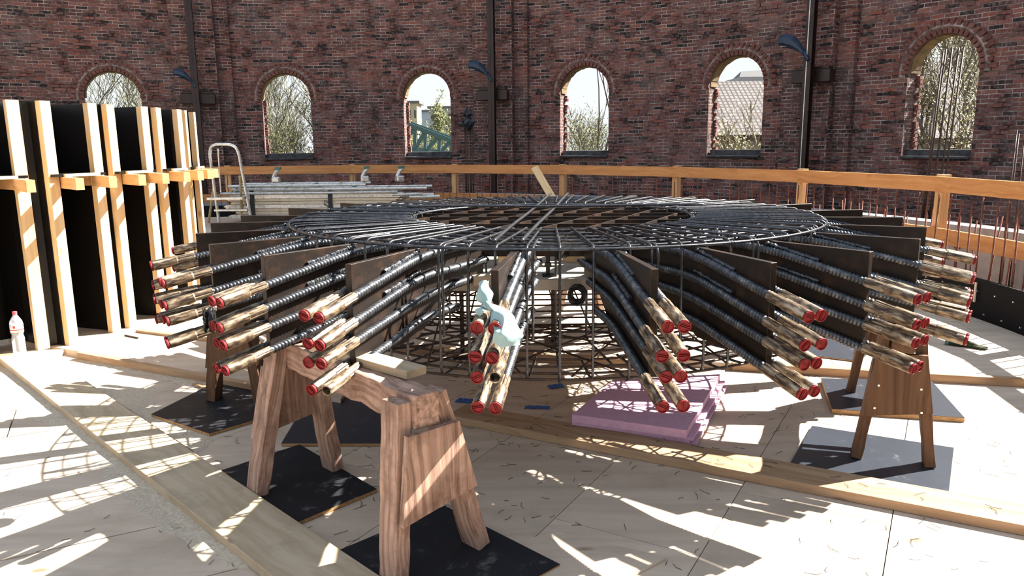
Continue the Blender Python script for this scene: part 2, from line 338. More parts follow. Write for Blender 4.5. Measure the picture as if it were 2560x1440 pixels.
wall()
def loft_box_uv(name,m,th,r0,r1,hw,z0,z1):
    """straight pier standing on the curved wall, between radii r0<r1 (r0 towards the hall)"""
    d=Vector((math.sin(th),math.cos(th),0)); t=Vector((math.cos(th),-math.sin(th),0)); o=Vector((WC[0],WC[1],0))
    p=lambda a,r,z: o+t*a+d*r+Vector((0,0,z))
    fs=[([(-hw,r0),(hw,r0)],2*hw,0),([(hw,r0),(hw,r1)],r1-r0,.3),([(-hw,r1),(-hw,r0)],r1-r0,.7)]
    mb=MB(); uv=[]
    for (a,b),L,off in fs:
        mb.add([p(a[0],a[1],z0),p(b[0],b[1],z0),p(b[0],b[1],z1),p(a[0],a[1],z1)],[(0,1,2,3)]); uv+=[(off,z0),(off+L,z0),(off+L,z1),(off,z1)]
    mb.add([p(-hw,r0,z1),p(hw,r0,z1),p(hw,r1,z1),p(-hw,r1,z1)],[(0,1,2,3)]); uv+=[(0,0),(hw,0),(hw,.3),(0,.3)]
    me=bpy.data.meshes.new(name); me.from_pydata(mb.v,[],mb.f); l=me.uv_layers.new(name='UVMap')
    for i,u in enumerate(uv): l.data[i].uv=u
    me.materials.append(m); return link(name,me)
def ray_wall(u,v,rad=WR):
    r=fw+rt*((u-1280)/F)-up*((v-720)/F); c=Vector(WC); d=Vector((r.x,r.y)); A=d.dot(d); Bq=-2*d.dot(c); Cc=c.dot(c)-rad*rad
    t=(-Bq+math.sqrt(Bq*Bq-4*A*Cc))/(2*A); P=r*t; return math.atan2(P.x-WC[0],P.y-WC[1]),H+P.z
# voussoirs, sills
for a,n in wins:
    c=R(a); d=Vector((math.sin(c),math.cos(c),0)); t=Vector((math.cos(c),-math.sin(c),0)); o=Vector((WC[0],WC[1],2.77))+d*(WR-.02)
    root=MB(); nb=23
    root.rings([o+t*(.745*math.cos(math.pi*k/30))+Vector((0,0,.745*math.sin(math.pi*k/30)))+d*.075 for k in range(-1,32)],.13,4)
    w=struct(root.build('window_%d'%n,M_mortar))
    mb=MB()
    for k in range(nb):
        an=math.pi*(-.02+1.04*(k+.5)/nb); e=t*math.cos(an)+Vector((0,0,math.sin(an))); s_=t*-math.sin(an)+Vector((0,0,math.cos(an)))
        M=Matrix((e,s_,d)).transposed()
        L=.25+random.uniform(-.03,.04); mb.box(o+e*(.623+L/2)+d*(.012+random.uniform(-.006,.006)),(L,.068+random.uniform(-.006,.006),.1),M)
    mb.build('arch_brick',M_vous,w)
    # ragged arch lining, ochre light painted into its colour, set back in the wall
    mb=MB()
    for k in range(30):
        an=math.pi*(k+.5)/30; e=t*math.cos(an)+Vector((0,0,math.sin(an))); s_=t*-math.sin(an)+Vector((0,0,math.cos(an))); M=Matrix((e,s_,d)).transposed()
        mb.box(o+e*(.628-random.uniform(.005,.02))+d*.24,(.03,.07,.34),M)
    mb.build('arch_soffit',M_soffit,w)
    mb=MB(); M=Matrix((t,d,Vector((0,0,1)))).transposed()
    mb.box(o+d*.3-Vector((0,0,1.46)),(1.2,.34,.14),M); mb.box(o+d*.02-Vector((0,0,1.53)),(1.22,.2,.05),M)
    mb.build('sill',M_sill,w,bevel=.01)
    mb=MB()
    for k in range(18):
        if random.random()<.75: mb.box(o+d*.38-t*(.6-random.uniform(-.01,.012))-Vector((0,0,1.36-k*.0755)),(.06+random.uniform(0,.03),.1,.062),M)
    mb.build('jamb_brick',M_vous,w)
# piers
PI3=[ray_wall(503,300)[0],ray_wall(1243,300)[0],ray_wall(2030,300)[0]]
for n,th in enumerate(PI3):
    o=struct(loft_box_uv('trim_%d'%(n+1),M_brickp,th,WR-.38,WR+.1,.5,-2,11))
    o2=struct(loft_box_uv('trim_%d'%(n+4),M_brickp,th+.62/WR,WR-.14,WR+.1,.22,-2,11))
    d=Vector((math.sin(th),math.cos(th),0)); t=Vector((math.cos(th),-math.sin(th),0)); M=Matrix((t,d,Vector((0,0,1)))).transposed()
    z=[2.72,2.74,2.8][n]; c=Vector((WC[0],WC[1],z))+d*(WR-.44)
    names=['left, above the timber studs','in the middle','right, beside the fifth window']
    pr=names[n]
    c=c+t*(.17 if n==2 else .03); bo=MB().box(c,(.78,.26,.24),M).box(c+Vector((0,0,.15)),(.7,.2,.06),M).build('bearing_block',M_girder,None,bevel=.01)
    tag(bo,'dark bearing beam crossing the brick pier '+pr,'beam','bearing beams on the piers')
    # steel post
    tp_=ray_wall((495,1231,2014)[n],300,WR-.72)[0]; cc=Vector((*wp(tp_,WR-.72,0)[:2],0))
    po=thing('steel_post','tall dark steel post before the brick pier '+pr,'post',tuple(cc-Vector((0,0,2))),-th,'steel posts by the brick piers')
    MB().box((0,-.07,4),(.15,.018,8.4)).box((0,.07,4),(.15,.018,8.4)).box((0,0,4),(.02,.14,8.4)).build('web',M_girder,po)
    MB().box((-.01,-.085,4),(.018,.012,8.4)).build('edge_glint_strip',M_alu if n==2 else M_girder,po)  # bright metal on the right post paints its sun glint, plain on the others
    MB().box((0,0,-.1),(.36,.36,.03)).build('foot_plate',M_girder,po)
    for k in range(5): MB().box((0,-.083,3.2+k*.9),(.14,.012,.05)).build('bolt_plate',M_girder,po)
    # lamp
    hz=[3.18,3.28,3.32][n]; sc=[.8,.95,1.0][n]
    la=thing('floodlight','dark blue floodlight on the steel post '+pr,'lamp',tuple(cc+Vector((0,0,hz))-d*.1),-th,'floodlights on the steel posts')
    mb=MB(); pts=[(-.56,-.02,.14),(-.53,-.02,.16),(-.42,-.02,.16),(-.26,-.02,.1),(-.14,-.02,0.0),(-.06,-.02,-.1)]
    vs=[];rr=[(.1,.07),(.15,.12),(.16,.14),(.15,.13),(.1,.09),(.06,.05)]
    for (x,y,zz),(wy,wz) in zip(pts,rr):
        for k in range(8):
            an=2*math.pi*k/8+.39; vs.append((x*sc,(y+wy*math.cos(an))*sc,(zz+wz*math.sin(an))*sc))
    fs=[tuple(range(8))[::-1],tuple(range(40,48))]
    for i in range(5):
        for k in range(8): fs.append((i*8+k,i*8+(k+1)%8,(i+1)*8+(k+1)%8,(i+1)*8+k))
    MB().add(vs,fs).build('housing',M_bluel,la)
    MB().box((-.38*sc,-.02,.055*sc),(.26*sc,.18*sc,.03)).build('lens',M_glasslamp,la)
    MB().rings([(-.1*sc,0,-.04),(-.04*sc,0,-.14*sc),(.02,0,-.24*sc)],.035*sc,8).build('arm',M_bluel,la)
# ---------------- floor ----------------
def clip(poly,n,d):  # keep n.p<=d
    out=[]
    for i in range(len(poly)):
        a=poly[i];b=poly[(i+1)%len(poly)]; da=n[0]*a[0]+n[1]*a[1]-d; db=n[0]*b[0]+n[1]*b[1]-d
        if da<=0: out.append(a)
        if (da<0)!=(db<0) and da!=db:
            t=da/(da-db); out.append((a[0]+(b[0]-a[0])*t,a[1]+(b[1]-a[1])*t))
    return out
def side(p,q,keep):
    """halfplane through p,q keeping the side of point keep"""
    nx,ny=(q[1]-p[1]),-(q[0]-p[0]); d=nx*p[0]+ny*p[1]
    if nx*keep[0]+ny*keep[1]>d: nx,ny,d=-nx,-ny,-d
    return ((nx,ny),d)
circ8=[((math.sin(2*math.pi*k/60),math.cos(2*math.pi*k/60))) for k in range(60)]
circ8=[(c,8.0+c[0]*WC[0]+c[1]*WC[1]) for c in circ8]
PB=[G(205,880,.045),G(560,945,.045)]; PA=[G(983,862,.045),G(2560,947,.045)]
P1n=((1,1),1.60)
def sheets(mb,halfs,z0,z1,ang,wx,wy,ox=0,oy=0,gap=.004,jit=.0):
    ca,sa=math.cos(ang),math.sin(ang)
    for i in range(-16,17):
        for j in range(-24,25):
            x0=ox+i*wx+(j%2)*wx*.5; y0=oy+j*wy
            pl=[(x0+gap/2,y0+gap/2),(x0+wx-gap/2,y0+gap/2),(x0+wx-gap/2,y0+wy-gap/2),(x0+gap/2,y0+wy-gap/2)]
            pl=[(x*ca-y*sa,x*sa+y*ca) for x,y in pl]
            for n,d in halfs:
                pl=clip(pl,n,d)
                if len(pl)<3: break
            if len(pl)>=3:
                e=random.uniform(0,jit); mb.prism(pl,z0,z1+e)
fl=MB()
lw=((1,1),1.60); rw=((-1,-1),-1.60)
s1=G(0,1402);s2=G(463,1301); aL=math.atan2((s2-s1).y,(s2-s1).x)
nL=(-math.sin(aL),math.cos(aL)); oyL=nL[0]*s1.x+nL[1]*s1.y
sheets(fl,[lw]+circ8,-.02,0,aL,2.5,.5,.6,oyL,gap=.008)
t1=G(1848,1228);t2=G(1990,995); aM=math.atan2((t2-t1).y,(t2-t1).x)
nM=(-math.sin(aM),math.cos(aM)); oyM=nM[0]*t1.x+nM[1]*t1.y
XS=-1.05
sheets(fl,[rw,side(PB[0],PB[1],(-1.5,3)),((1,0),XS)]+circ8,-.02,0,aL+.35,1.25,.62,.2,.1)
sheets(fl,[rw,side(PA[0],PA[1],(1,3)),((-1,0),-XS)]+circ8,-.02,0,aM,1.25,.62,.15,oyM)
# raised decking behind the edge boards
sheets(fl,[side(PB[0],PB[1],(-1.5,9)),((1,0),XS),((0,1),9.6)]+circ8,0,.045,aL+.9,1.5,.75)
sheets(fl,[side(PA[0],PA[1],(1,9)),((-1,0),-XS),((0,1),9.6)]+circ8,0,.045,aM+.3,2.5,1.25,.3,.2)
sheets(fl,[((0,-1),-9.6)]+circ8,0,.3,.1,2.5,1.25)
struct(fl.build('floor',M_ply))
# ground below / outside
mb=MB(); n=64; mb.prism([(WC[0]+120*math.sin(2*math.pi*k/n),WC[1]+120*math.cos(2*math.pi*k/n)) for k in range(n)],-2.3,-2.05); struct(mb.build('ground',M_grass))
mb=MB(); mb.prism([(WC[0]+7.98*math.sin(2*math.pi*k/n),WC[1]+7.98*math.cos(2*math.pi*k/n)) for k in range(n)],-.3,-.021); struct(mb.build('floor_base',M_blackin))
# ---------------- edge planks on the deck ----------------
def tm(name,label,cat,*a,group=None,**k): o=beam(*((name,)+a),**k); tag(o,label,cat,group); return o
def plank(name,label,cat,a,b,w,th,m,z=0,side_=1,group=None,**k):
    a=Vector((a[0],a[1],z+th/2)); b=Vector((b[0],b[1],z+th/2)); d=(b-a).normalized(); n=Vector((-d.y,d.x,0))*side_
    o=beam(name,a+n*w/2,b+n*w/2,w,th,m,None,**k); return tag(o,label,cat,group)
plank('timber_plank','long grey dusty plank running diagonally across the left deck','plank',(-3.85,5.45),(-.15,1.75),.27,.045,M_plank,z=.001)
dd=Vector((.877,-.48)); nn=Vector((.48,.877))
a=dd*-2.3+nn*3.41; b_=dd*1.9+nn*3.41
plank('timber_plank','long brown plank in front of the pink foam boards, running out at the right','plank',(a.x,a.y),(b_.x,b_.y),.21,.045,M_plank2,z=.001)
def edge(a,b,label,w=.05,h=.055,z=0,m=None):
    d=(b-a).normalized(); n=Vector((-d.y,d.x,0))
    if n.y>0: n=-n
    o=beam('edge_board',Vector((a.x,a.y,z+h/2))+n*w/2,Vector((b.x,b.y,z+h/2))+n*w/2,w,h,m or M_plank2); return tag(o,label,'board','edge boards of the raised deck')
edge(G(207,880,.045),G(735,977,.045),'brown edge board of the raised deck left, running from the studs behind the trestles')
edge(G(983,862,.045),G(1600,900,.045),'brown edge board of the raised deck seen through the bottom mesh')
edge(G(1830,906,.045),G(2640,951,.045),'brown edge board of the raised deck at the right behind the trestle')
# upper step left
pa,pb=G(350,815,.09),G(640,850,.09)
mb=MB(); d=(pb-pa).normalized(); n=Vector((-d.y,d.x,0)); mb.prism([(pa.x,pa.y),(pb.x,pb.y),((pb+n*.9).x,(pb+n*.9).y),((pa+n*.9).x,(pa+n*.9).y)],.046,.066)
tag(mb.build('plywood_sheet',M_ply),'bright plywood sheet on the raised deck beside the farther studs','plywood')
edge(pa,pb,'brown edge board under the plywood sheet beside the farther studs',h=.02,z=.046)
# loose thin sheet bottom centre
q=[G(1667,1393,.012),G(1555,1450,.012),G(1150,1600,.012),G(1180,1372,.012),G(1400,1330,.012)]
tag(MB().prism([(p.x,p.y) for p in q],.0012,.012).build('plywood_sheet',M_ply),'thin plywood sheet with a raised edge at the bottom of the photo','plywood')
# ---------------- black boards under the trestles ----------------
def pad(name,label,pts,z0,th,m,rim=True):
    c=sum((Vector((p.x,p.y,0)) for p in pts),Vector())/len(pts)
    r=thing(name,label,'board',(c.x,c.y,z0))
    pl=[(p.x-c.x,p.y-c.y) for p in pts]
    MB().prism(pl,.002,th-.002).build('plywood_core',M_plyedge,r)
    MB().prism([(x*.999,y*.999) for x,y in pl],th-.002,th).build('film_face',m,r); return r
def quad3(a,b,c): return [a,b,c,a+c-b]
def V(*p): return Vector((p[0],p[1],0))
pad('black_board','black dusty board under the farther left trestle, with pale dust marks',[G(378,1035,.02),G(522,1083,.02),G(650,1045,.02),V(-1.45,4.95),V(-1.98,4.86)],.0,.02,M_blackpad)
pad('black_board','black board under the back legs of the near trestle',quad3(G(555,1175,.02),G(735,1308,.02),G(942,1222,.02)),.0,.02,M_blackpad)
pad('black_board','blue-black board lying flat behind the near trestle',[G(768,1000,.02),G(1000,985,.02),G(1000,1108,.02),G(703,1108,.02)],.0,.02,M_bluepad)
pad('black_board','black board under the front legs of the near trestle at the bottom edge',quad3(G(840,1378,.02),G(1112,1264,.02),G(1400,1410,.02)),0,.02,M_blackpad)
pad('black_board','dark board under the front legs of the right trestle',[G(2030,1063,.02),G(2385,1118,.02),G(2372,1232,.02),G(1973,1160,.02)],.0,.018,M_bluepad)
pad('black_board','dark board under the back legs of the right trestle',[G(2053,945,.03),G(2080,1022,.03),G(2412,1044,.03),G(2330,953,.03)],.0,.03,M_bluepad)
pad('grey_board','pale grey board on the raised deck behind the couplers at the right',[G(1985,880,.065),G(2150,900,.065),G(2190,862,.065),G(2040,838,.065)],.046,.012,M_bluepad)
# ---------------- trestles ----------------
def trestle(label,f1,f2,ax,topz,mw,z0=.02,gus=M_old,beamh=.12,beamw=.105,leg=(.1,.062),over=.07,lean=.11,rough=.0025,bgus=True,toff=(0,0)):
    f1=Vector(f1);f2=Vector(f2);ax=Vector(ax); mid=(f1+f2)/2; axn=ax.normalized()
    r=thing('trestle',label,'trestle',(mid.x,mid.y,z0))
    ou=(f1-f2).normalized(); a=Vector((mid.x,mid.y,topz-beamh/2))+ou*toff[0]; a2=Vector((mid.x,mid.y,topz-beamh/2))+ax+ou*toff[1]
    beam('top_beam',a-axn*over,a2+axn*over,beamw,beamh,mw,r,rough=rough*2,bevel=.006)
    for e in (0,1):
        base=ax*e; ins=axn*(.02 if e==0 else -.02)
        for f in (f1,f2):
            out=(f-mid).normalized()
            top=Vector((mid.x,mid.y,topz-.02))+base+ou*toff[e]+out*(beamw/2+leg[1]/2-.006)+ins
            bot=Vector((f.x,f.y,z0))+base
            beam('leg',bot,top,leg[0] if False else leg[1],leg[0],mw,r,upv=axn,rough=rough)
    # gussets
    ends=[(0,-1)] + ([(1,1)] if bgus else [])
    out=(f2-f1).normalized()
    for e,sg in ends:
        c=mid+ax*e+axn*sg*(leg[0]/2+.012+(.0 if e else -.02+.02)); hw=(f2-f1).length/2
        z1=topz-beamh-.005; z2=topz-beamh-.33
        sh=toff[0 if e==0 else 1]; wz=lambda z: .5*beamw+.04+(hw-.5*beamw)*(topz-z)/(topz-z0)
        vs=[]
        for k in (-1,1):
            o=axn*k*.012
            for (s_,z) in ((-1,z2),(1,z2+.05),(1,z1),(-1,z1)):
                p=c+out*s_*wz(z)*.95+o+ou*sh*(z-z0)/(topz-z0); vs.append((p.x-mid.x,p.y-mid.y,z-z0))
        # local frame with grain vertical: build with x=up
        loc=Vector((c.x-mid.x,c.y-mid.y,0)); M=Matrix((Vector((0,0,1)),out,Vector((0,0,1)).cross(out))).transposed().to_4x4(); M.translation=loc; Mi=M.inverted()
        MB().add([Mi@Vector(v) for v in vs],[(3,2,1,0),(4,5,6,7),(0,1,5,4),(1,2,6,5),(2,3,7,6),(3,0,4,7)]).build('gusset_board',gus,r,M=M)
    return r
F1,F2=G(985,1455,.02),G(1190,1358,.02)
t1_=trestle('big weathered wooden trestle in the foreground, worn square beam',F1,F2,(-.73,.725,0),.705,M_old,toff=(.06,-.02),over=.05)
tm('wooden_board','short pale board lying on top of the near trestle beam','board',Vector((-.36,2.72,.722)),Vector((-.83,3.13,.722)),.1,.032,M_plank)
# red paint mark on trestle leg: part of the leg
lg=[c for c in t1_.children if c.name.startswith('leg')]
trestle('dark weathered trestle behind the near one, below the left couplers',G(535,997,.02),G(655,1000,.02),(.12,1.0,0),.69,M_old2,z0=.02,gus=M_old2)
trestle('brown trestle on the right with a nailed trapezoid plywood end',G(2140,1140,.02),G(2322,1163,.02),(.4,.97,0),.7,M_old2,gus=M_old2,z0=.02,leg=(.075,.05))
trestle('small trestle at the back seen through the bottom mesh of the wheel',V(.42,6.75),V(.8,6.72),(.5,.6,0),.69,M_old2,z0=.045,gus=M_old2,bgus=False,leg=(.08,.05))
# ---------------- the wheel ----------------
WX,WY=.26,4.764
wheel=thing('rebar_cage','big wheel-shaped steel and rebar cage with red-capped bar ends all round','rebar cage',(WX,WY,0))
ang={-7:-114,-6:-98,-5:-84.3,-4:-68.5,-3:-54,-2:-38.9,-1:-25.4,0:-8.9,1:7.1,2:20.5,3:35.8,4:51.3,5:66.8,6:82.2,7:97}
for k in range(8,13): ang[k]=97+15*(k-7)
for k in range(-11,-7): ang[k]=-114+15*(k+7)
TIP=[(2.30,.951),(2.30,.848),(2.30,.776),(2.30,.670)]
BEND=[(1.61,1.078,1.0,1.078),(1.61,.985,.98,.972),(1.58,.895,1.15,.9),(1.6,.80,1.3,.79)]
CL=.21
def sm_path(pts,step,rad=.12):
    """polyline with rounded corners resampled"""
    P=[Vector(p) for p in pts]; out=[P[0]]
    for i in range(1,len(P)-1):
        a=P[i-1]-P[i]; b=P[i+1]-P[i]; r=min(rad,a.length*.45,b.length*.45); p0=P[i]+a.normalized()*r; p2=P[i]+b.normalized()*r
        for t in [j/6 for j in range(7)]: out.append(p0*(1-t)**2+P[i]*2*t*(1-t)+p2*t*t)
    out.append(P[-1])
    if not step: return out
    res=[out[0]]; acc=0
    for i in range(len(out)-1):
        a,b=out[i],out[i+1]; L=(b-a).length; s_=step-acc
        while s_<=L: res.append(a+(b-a)*(s_/L)); s_+=step
        acc=L-(s_-step)
    return res
barme=[]
for j in range(4):
    tx,tz=TIP[j]; bx,bz,ix,iz=BEND[j]; d=Vector((tx-bx,0,tz-bz)).normalized()
    end=Vector((tx,0,tz))-d*(CL-.02)
    rib=.017
    pts=sm_path([(ix,0,iz),(bx,0,bz),tuple(end)],rib/4,.15)
    rad=[.0158+(.0032 if (i%4) in (1,2) else 0) for i in range(len(pts))]
    mb=MB(); mb.rings(pts,rad,10,tilt=.006); me=bpy.data.meshes.new('starter_bar'); me.from_pydata(mb.v,[],mb.f); me.materials.append(M_bar); me.shade_smooth(); barme.append((me,d))
# coupler: grooved sleeve then thicker smooth sleeve
mb=MB(); vs=[];n=28
prof=[(-CL,.0175,1),(-CL+.004,.0205,1),(-.125,.0205,1),(-.118,.0235,0),(-.004,.0235,0),(0,.0225,0),(0,.0175,0),(-.03,.0165,0)]
for x,r_,g in prof:
    for k in range(n):
        rr_=r_-(.003 if g and k%4==0 else 0); a=2*math.pi*k/n; vs.append((x,rr_*math.cos(a),rr_*math.sin(a)))
fs=[]
for i in range(len(prof)-1):
    for k in range(n): fs.append((i*n+k,i*n+(k+1)%n,(i+1)*n+(k+1)%n,(i+1)*n+k))
fs.append(tuple(range(n))[::-1]); fs.append(tuple(range((len(prof)-1)*n,len(prof)*n)))
mb.add(vs,fs); me_c=bpy.data.meshes.new('coupler'); me_c.from_pydata(mb.v,[],mb.f); me_c.materials.append(M_coup); me_c.materials.append(M_blackin); me_c.polygons[-1].material_index=1
# cap: rim ring, face, slot ridge
mb=MB(); vs=[];fs=[]; n=24; prof=[(-.002,.0185),(.007,.0232),(.012,.0232),(.0125,.0205),(.007,.0195),(.007,.0001)]
for x,r_ in prof:
    for k in range(n): a=2*math.pi*k/n; vs.append((x,r_*math.cos(a),r_*math.sin(a)))
for i in range(len(prof)-1):
    for k in range(n): fs.append((i*n+k,i*n+(k+1)%n,(i+1)*n+(k+1)%n,(i+1)*n+k))
mb.add(vs,fs); mb.box((.009,.0032,0),(.005,.0022,.036)); mb.box((.009,-.0032,0),(.005,.0022,.036))
me_k=bpy.data.meshes.new('end_cap'); me_k.from_pydata(mb.v,[],mb.f); me_k.materials.append(M_red)
# weld / lap strip on the plate side of the bar
mb=MB(); pts=[];rd=[]
for i in range(60):
    x=1.60+.27*i/59; z=1.078+.021-(x-1.61)*.188+random.uniform(-.002,.002); pts.append((x,0,z)); rd.append(.008+random.uniform(-.0015,.003))
mb.rings(pts,rd,7); me_w=bpy.data.meshes.new('weld_seam'); me_w.from_pydata(mb.v,[],mb.f); me_w.materials.append(M_bar)
# plate mesh : along x radial
def plate_mesh():
    th=.028; P=[(.98,1.11),(2.083,1.11),(2.083,.712),(1.62,.712),(1.27,.885),(.98,.9)]
    vs=[(x,-th/2,z) for x,z in P]+[(x,th/2,z) for x,z in P]; n=len(P)
    me=bpy.data.meshes.new('steel_plate'); me.from_pydata(vs,[],[tuple(range(n)),tuple(range(n,2*n))[::-1]]+[((i+1)%n,i,i+n,(i+1)%n+n) for i in range(n)])
    me.materials.append(M_steel)
    bm=bmesh.new(); bm.from_mesh(me); bmesh.ops.recalc_face_normals(bm,faces=bm.faces); bmesh.ops.bevel(bm,geom=bm.edges[:],offset=.0015,segments=1,affect='EDGES'); bm.to_mesh(me); bm.free(); return me
me_p=plate_mesh()
def Mx(e): return Matrix.Rotation(e,4,'X')
count=0; rest=MB(); restc=[]
for k in sorted(ang,key=lambda q:(abs(q))):
    a=R(ang[k]); rot=Matrix.Rotation(a-math.pi/2,4,'Z')
    link('steel_plate',me_p,wheel,rot)
    for j in range(4):
        me,d=barme[j]; tx,tz=TIP[j]
        for sgn in (1,-1):
            jt=random.uniform(-.006,.006); ja=random.uniform(-.004,.004)
            M=rot@Matrix.Translation((jt,sgn*.0315,0))@Matrix.Rotation(ja,4,'Z')
            tipM=Matrix.Translation((tx,0,tz))@Matrix.Rotation(-math.atan2(d.z,d.x),4,'Y')
            if count<100:
                bo=link('starter_bar',me,wheel,M); count+=1
                link('coupler',me_c,bo,tipM@Mx(random.uniform(0,6)))
                if not ((k==-1 and j==3 and sgn==1) or (k==0 and j==2 and sgn==1)):
                    link('end_cap',me_k,bo,tipM@Mx(random.uniform(0,3)))
                if j<2: link('weld_seam',me_w,bo,Matrix.Translation((0,-sgn*.012,-.093*j)))
            else:
                for src,MM in ((me,M),(me_c,M@tipM),(me_k,M@tipM)):
                    rest.add([MM@v.co for v in src.vertices],[tuple(p.vertices) for p in src.polygons]); restc+= [0 if src is me else (1 if src is me_c else 2)]*len(src.polygons)
me=bpy.data.meshes.new('starter_bars_back'); me.from_pydata(rest.v,[],rest.f)
for m_ in (M_bar,M_coup,M_red): me.materials.append(m_)
me.polygons.foreach_set('material_index',restc); o=link('far_starter_bar',me,wheel); o['kind']='stuff'
# concentric ring bars
def arc(r,z,n=120,a0=0,a1=2*math.pi): return [(r*math.sin(a0+(a1-a0)*i/n),-r*math.cos(a0+(a1-a0)*i/n),z) for i in range(n)]
def ring(r,z,rad,m,name='ring_bar',wob=.006,n=120):
    ph=random.uniform(0,6); pts=[((r+wob*math.sin(5*t+ph))*math.sin(t),-(r+wob*math.sin(5*t+ph))*math.cos(t),z) for t in [2*math.pi*i/n for i in range(n)]]
    return MB().rings(pts,rad,7,closed=True).build(name,m,wheel,smooth=True)
ZT=1.119
for r_,w in ((1.6,.0075),(1.505,.006),(1.40,.006),(1.29,.006),(1.17,.006),(1.03,.006),(.875,.0065),(.86,.006)): ring(r_,ZT,w,M_ring,'top_ring_bar',.003 if r_>1.55 else .01)
for r_ in (1.6,1.5,1.4,1.28,1.14,1.0,.87): ring(r_,.545,.0062,M_rring,'bottom_ring_bar')
# straight chord bars at top between rings, front and back (polygonal look)
# stirrups
NS=75; step=360/NS
def rbar(pts,rad,rnd=.035,ribs=True):
    p=sm_path(pts,.0055 if ribs else 0,rnd)
    return MB().rings(p,[rad+(.0011 if (i%2) else 0) for i in range(len(p))] if ribs else rad,7)
st_outer=rbar([(.88,0,1.132),(1.605,0,1.132),(1.605,0,.535),(1.2,0,.535)],.0058,.05)
st_full=rbar([(1.35,0,.535),(.865,0,.535),(.865,0,1.132),(1.6,0,1.136),(1.612,0,.53),(1.45,0,.53)],.0058,.05)
def tomesh(mb,name,m):
    me=bpy.data.meshes.new(name); me.from_pydata(mb.v,[],mb.f); me.materials.append(m); me.shade_smooth(); return me
mA=tomesh(st_outer,'stirrup',M_ring); mB=tomesh(st_full,'stirrup',M_ring)
pa_=list(ang.values())
for i in range(NS):
    a=-6.8+i*step
    for p in pa_:
        dlt=(a-p+180)%360-180
        if abs(dlt)<1.5: a=p+1.6*(1 if dlt>=0 else -1)
    link('stirrup',mB if i%2 else mA,wheel,Matrix.Rotation(R(a+random.uniform(-.35,.35))-math.pi/2,4,'Z'))
# twinned legs on every fourth
tw=tomesh(rbar([(1.35,0,1.129),(1.611,0,1.129),(1.611,0,.72)],.0058,.05),'lap_bar',M_ring)
for i in range(0,NS,4):
    link('lap_bar',tw,wheel,Matrix.Rotation(R(-6.8+i*step+.7)-math.pi/2,4,'Z'))
# bottom mesh straight bars: crossing chords and a square grid in the middle
mb=MB()
for i in range(26):
    a=2*math.pi*i/26
    for s_ in (1,):
        b1=a+R(62); p=(1.57*math.sin(a),-1.57*math.cos(a),.553); q=(.62*math.sin(b1),-.62*math.cos(b1),.553)
        mb.rings([p,q],.005,6)
mb.build('bottom_chord_bars',M_rring,wheel)['kind']='stuff'
mb=MB()
for i in range(22):
    a=2*math.pi*(i+.5)/22; b1=a-R(58)
    mb.rings([(1.57*math.sin(a),-1.57*math.cos(a),.565),(.7*math.sin(b1),-.7*math.cos(b1),.565)],.005,6)
mb.build('bottom_chord_bars',M_rring,wheel)['kind']='stuff'
for i in range(-5,6):
    x=i*.17; L=math.sqrt(.93**2-x*x)
    MB().rings([(x,-L,.56),(x,L,.56)],.0055,6).build('bottom_grid_bar',M_rring,wheel)
    MB().rings([(-L,x,.572),(L,x,.572)],.0055,6).build('bottom_grid_bar',M_rring,wheel)
# steel grid in the middle (egg crate)
gz0,gz1=.985,1.108
def gplate(p,q,th=.014): 
    p=Vector(p);q=Vector(q); return beam('grid_plate',Vector((p.x,p.y,(gz0+gz1)/2)),Vector((q.x,q.y,(gz0+gz1)/2)),th,gz1-gz0,M_steel,wheel,bevel=0)
c0=Vector((WX,WY)); da=Vector((math.cos(R(-4)),math.sin(R(-4)))); db=Vector((math.sin(R(27)),math.cos(R(27))))
na=Vector((-da.y,da.x)); nb_=Vector((db.y,-db.x))
for i in range(-4,5):
    o=i*.22; L=math.sqrt(1.0-o*o)
    gplate(c0+na*o-da*L,c0+na*o+da*L)
for i in range(-4,5):
    o=i*.23-.03; L=math.sqrt(max(.05,1.0-o*o))
    gplate(c0+nb_*o-db*L,c0+nb_*o+db*L,.016)
# long bars laid across the whole top
def longbar(p,q,r_=.008,z=1.148,m=M_ring,bow=.01):
    p=Vector(p)-c0;q=Vector(q)-c0; pts=[]
    for i in range(161):
        t=i/160; w=p.lerp(q,t); pts.append((w.x,w.y,z+bow*math.sin(t*9)*.3))
    return MB().rings(pts,[r_+(.0012 if i%2 else 0) for i in range(161)],7).build('cross_bar',m,wheel,smooth=True)
longbar((-.075,3.22),(.33,6.28),.0085,1.152); longbar((.045,3.22),(.47,6.28),.0085,1.152); 
longbar((-.68,4.93),(1.2,4.83),.007,1.168); longbar((-.66,4.90),(1.22,4.80),.007,1.168)
# tie wire knots
mb=MB()
for i in range(0,NS,1):
    for r_ in (1.6,1.29,.875,1.03):
        if random.random()<.5:
            a=R(-6.8+i*step); c=Vector((r_*math.sin(a),-r_*math.cos(a),1.128))
            pts=[c+Vector((random.uniform(-.014,.014),random.uniform(-.014,.014),random.uniform(-.012,.016))) for _ in range(5)]
            mb.rings(pts,.0012,4)
o=mb.build('tie_wire',M_wire,wheel); o['kind']='stuff'
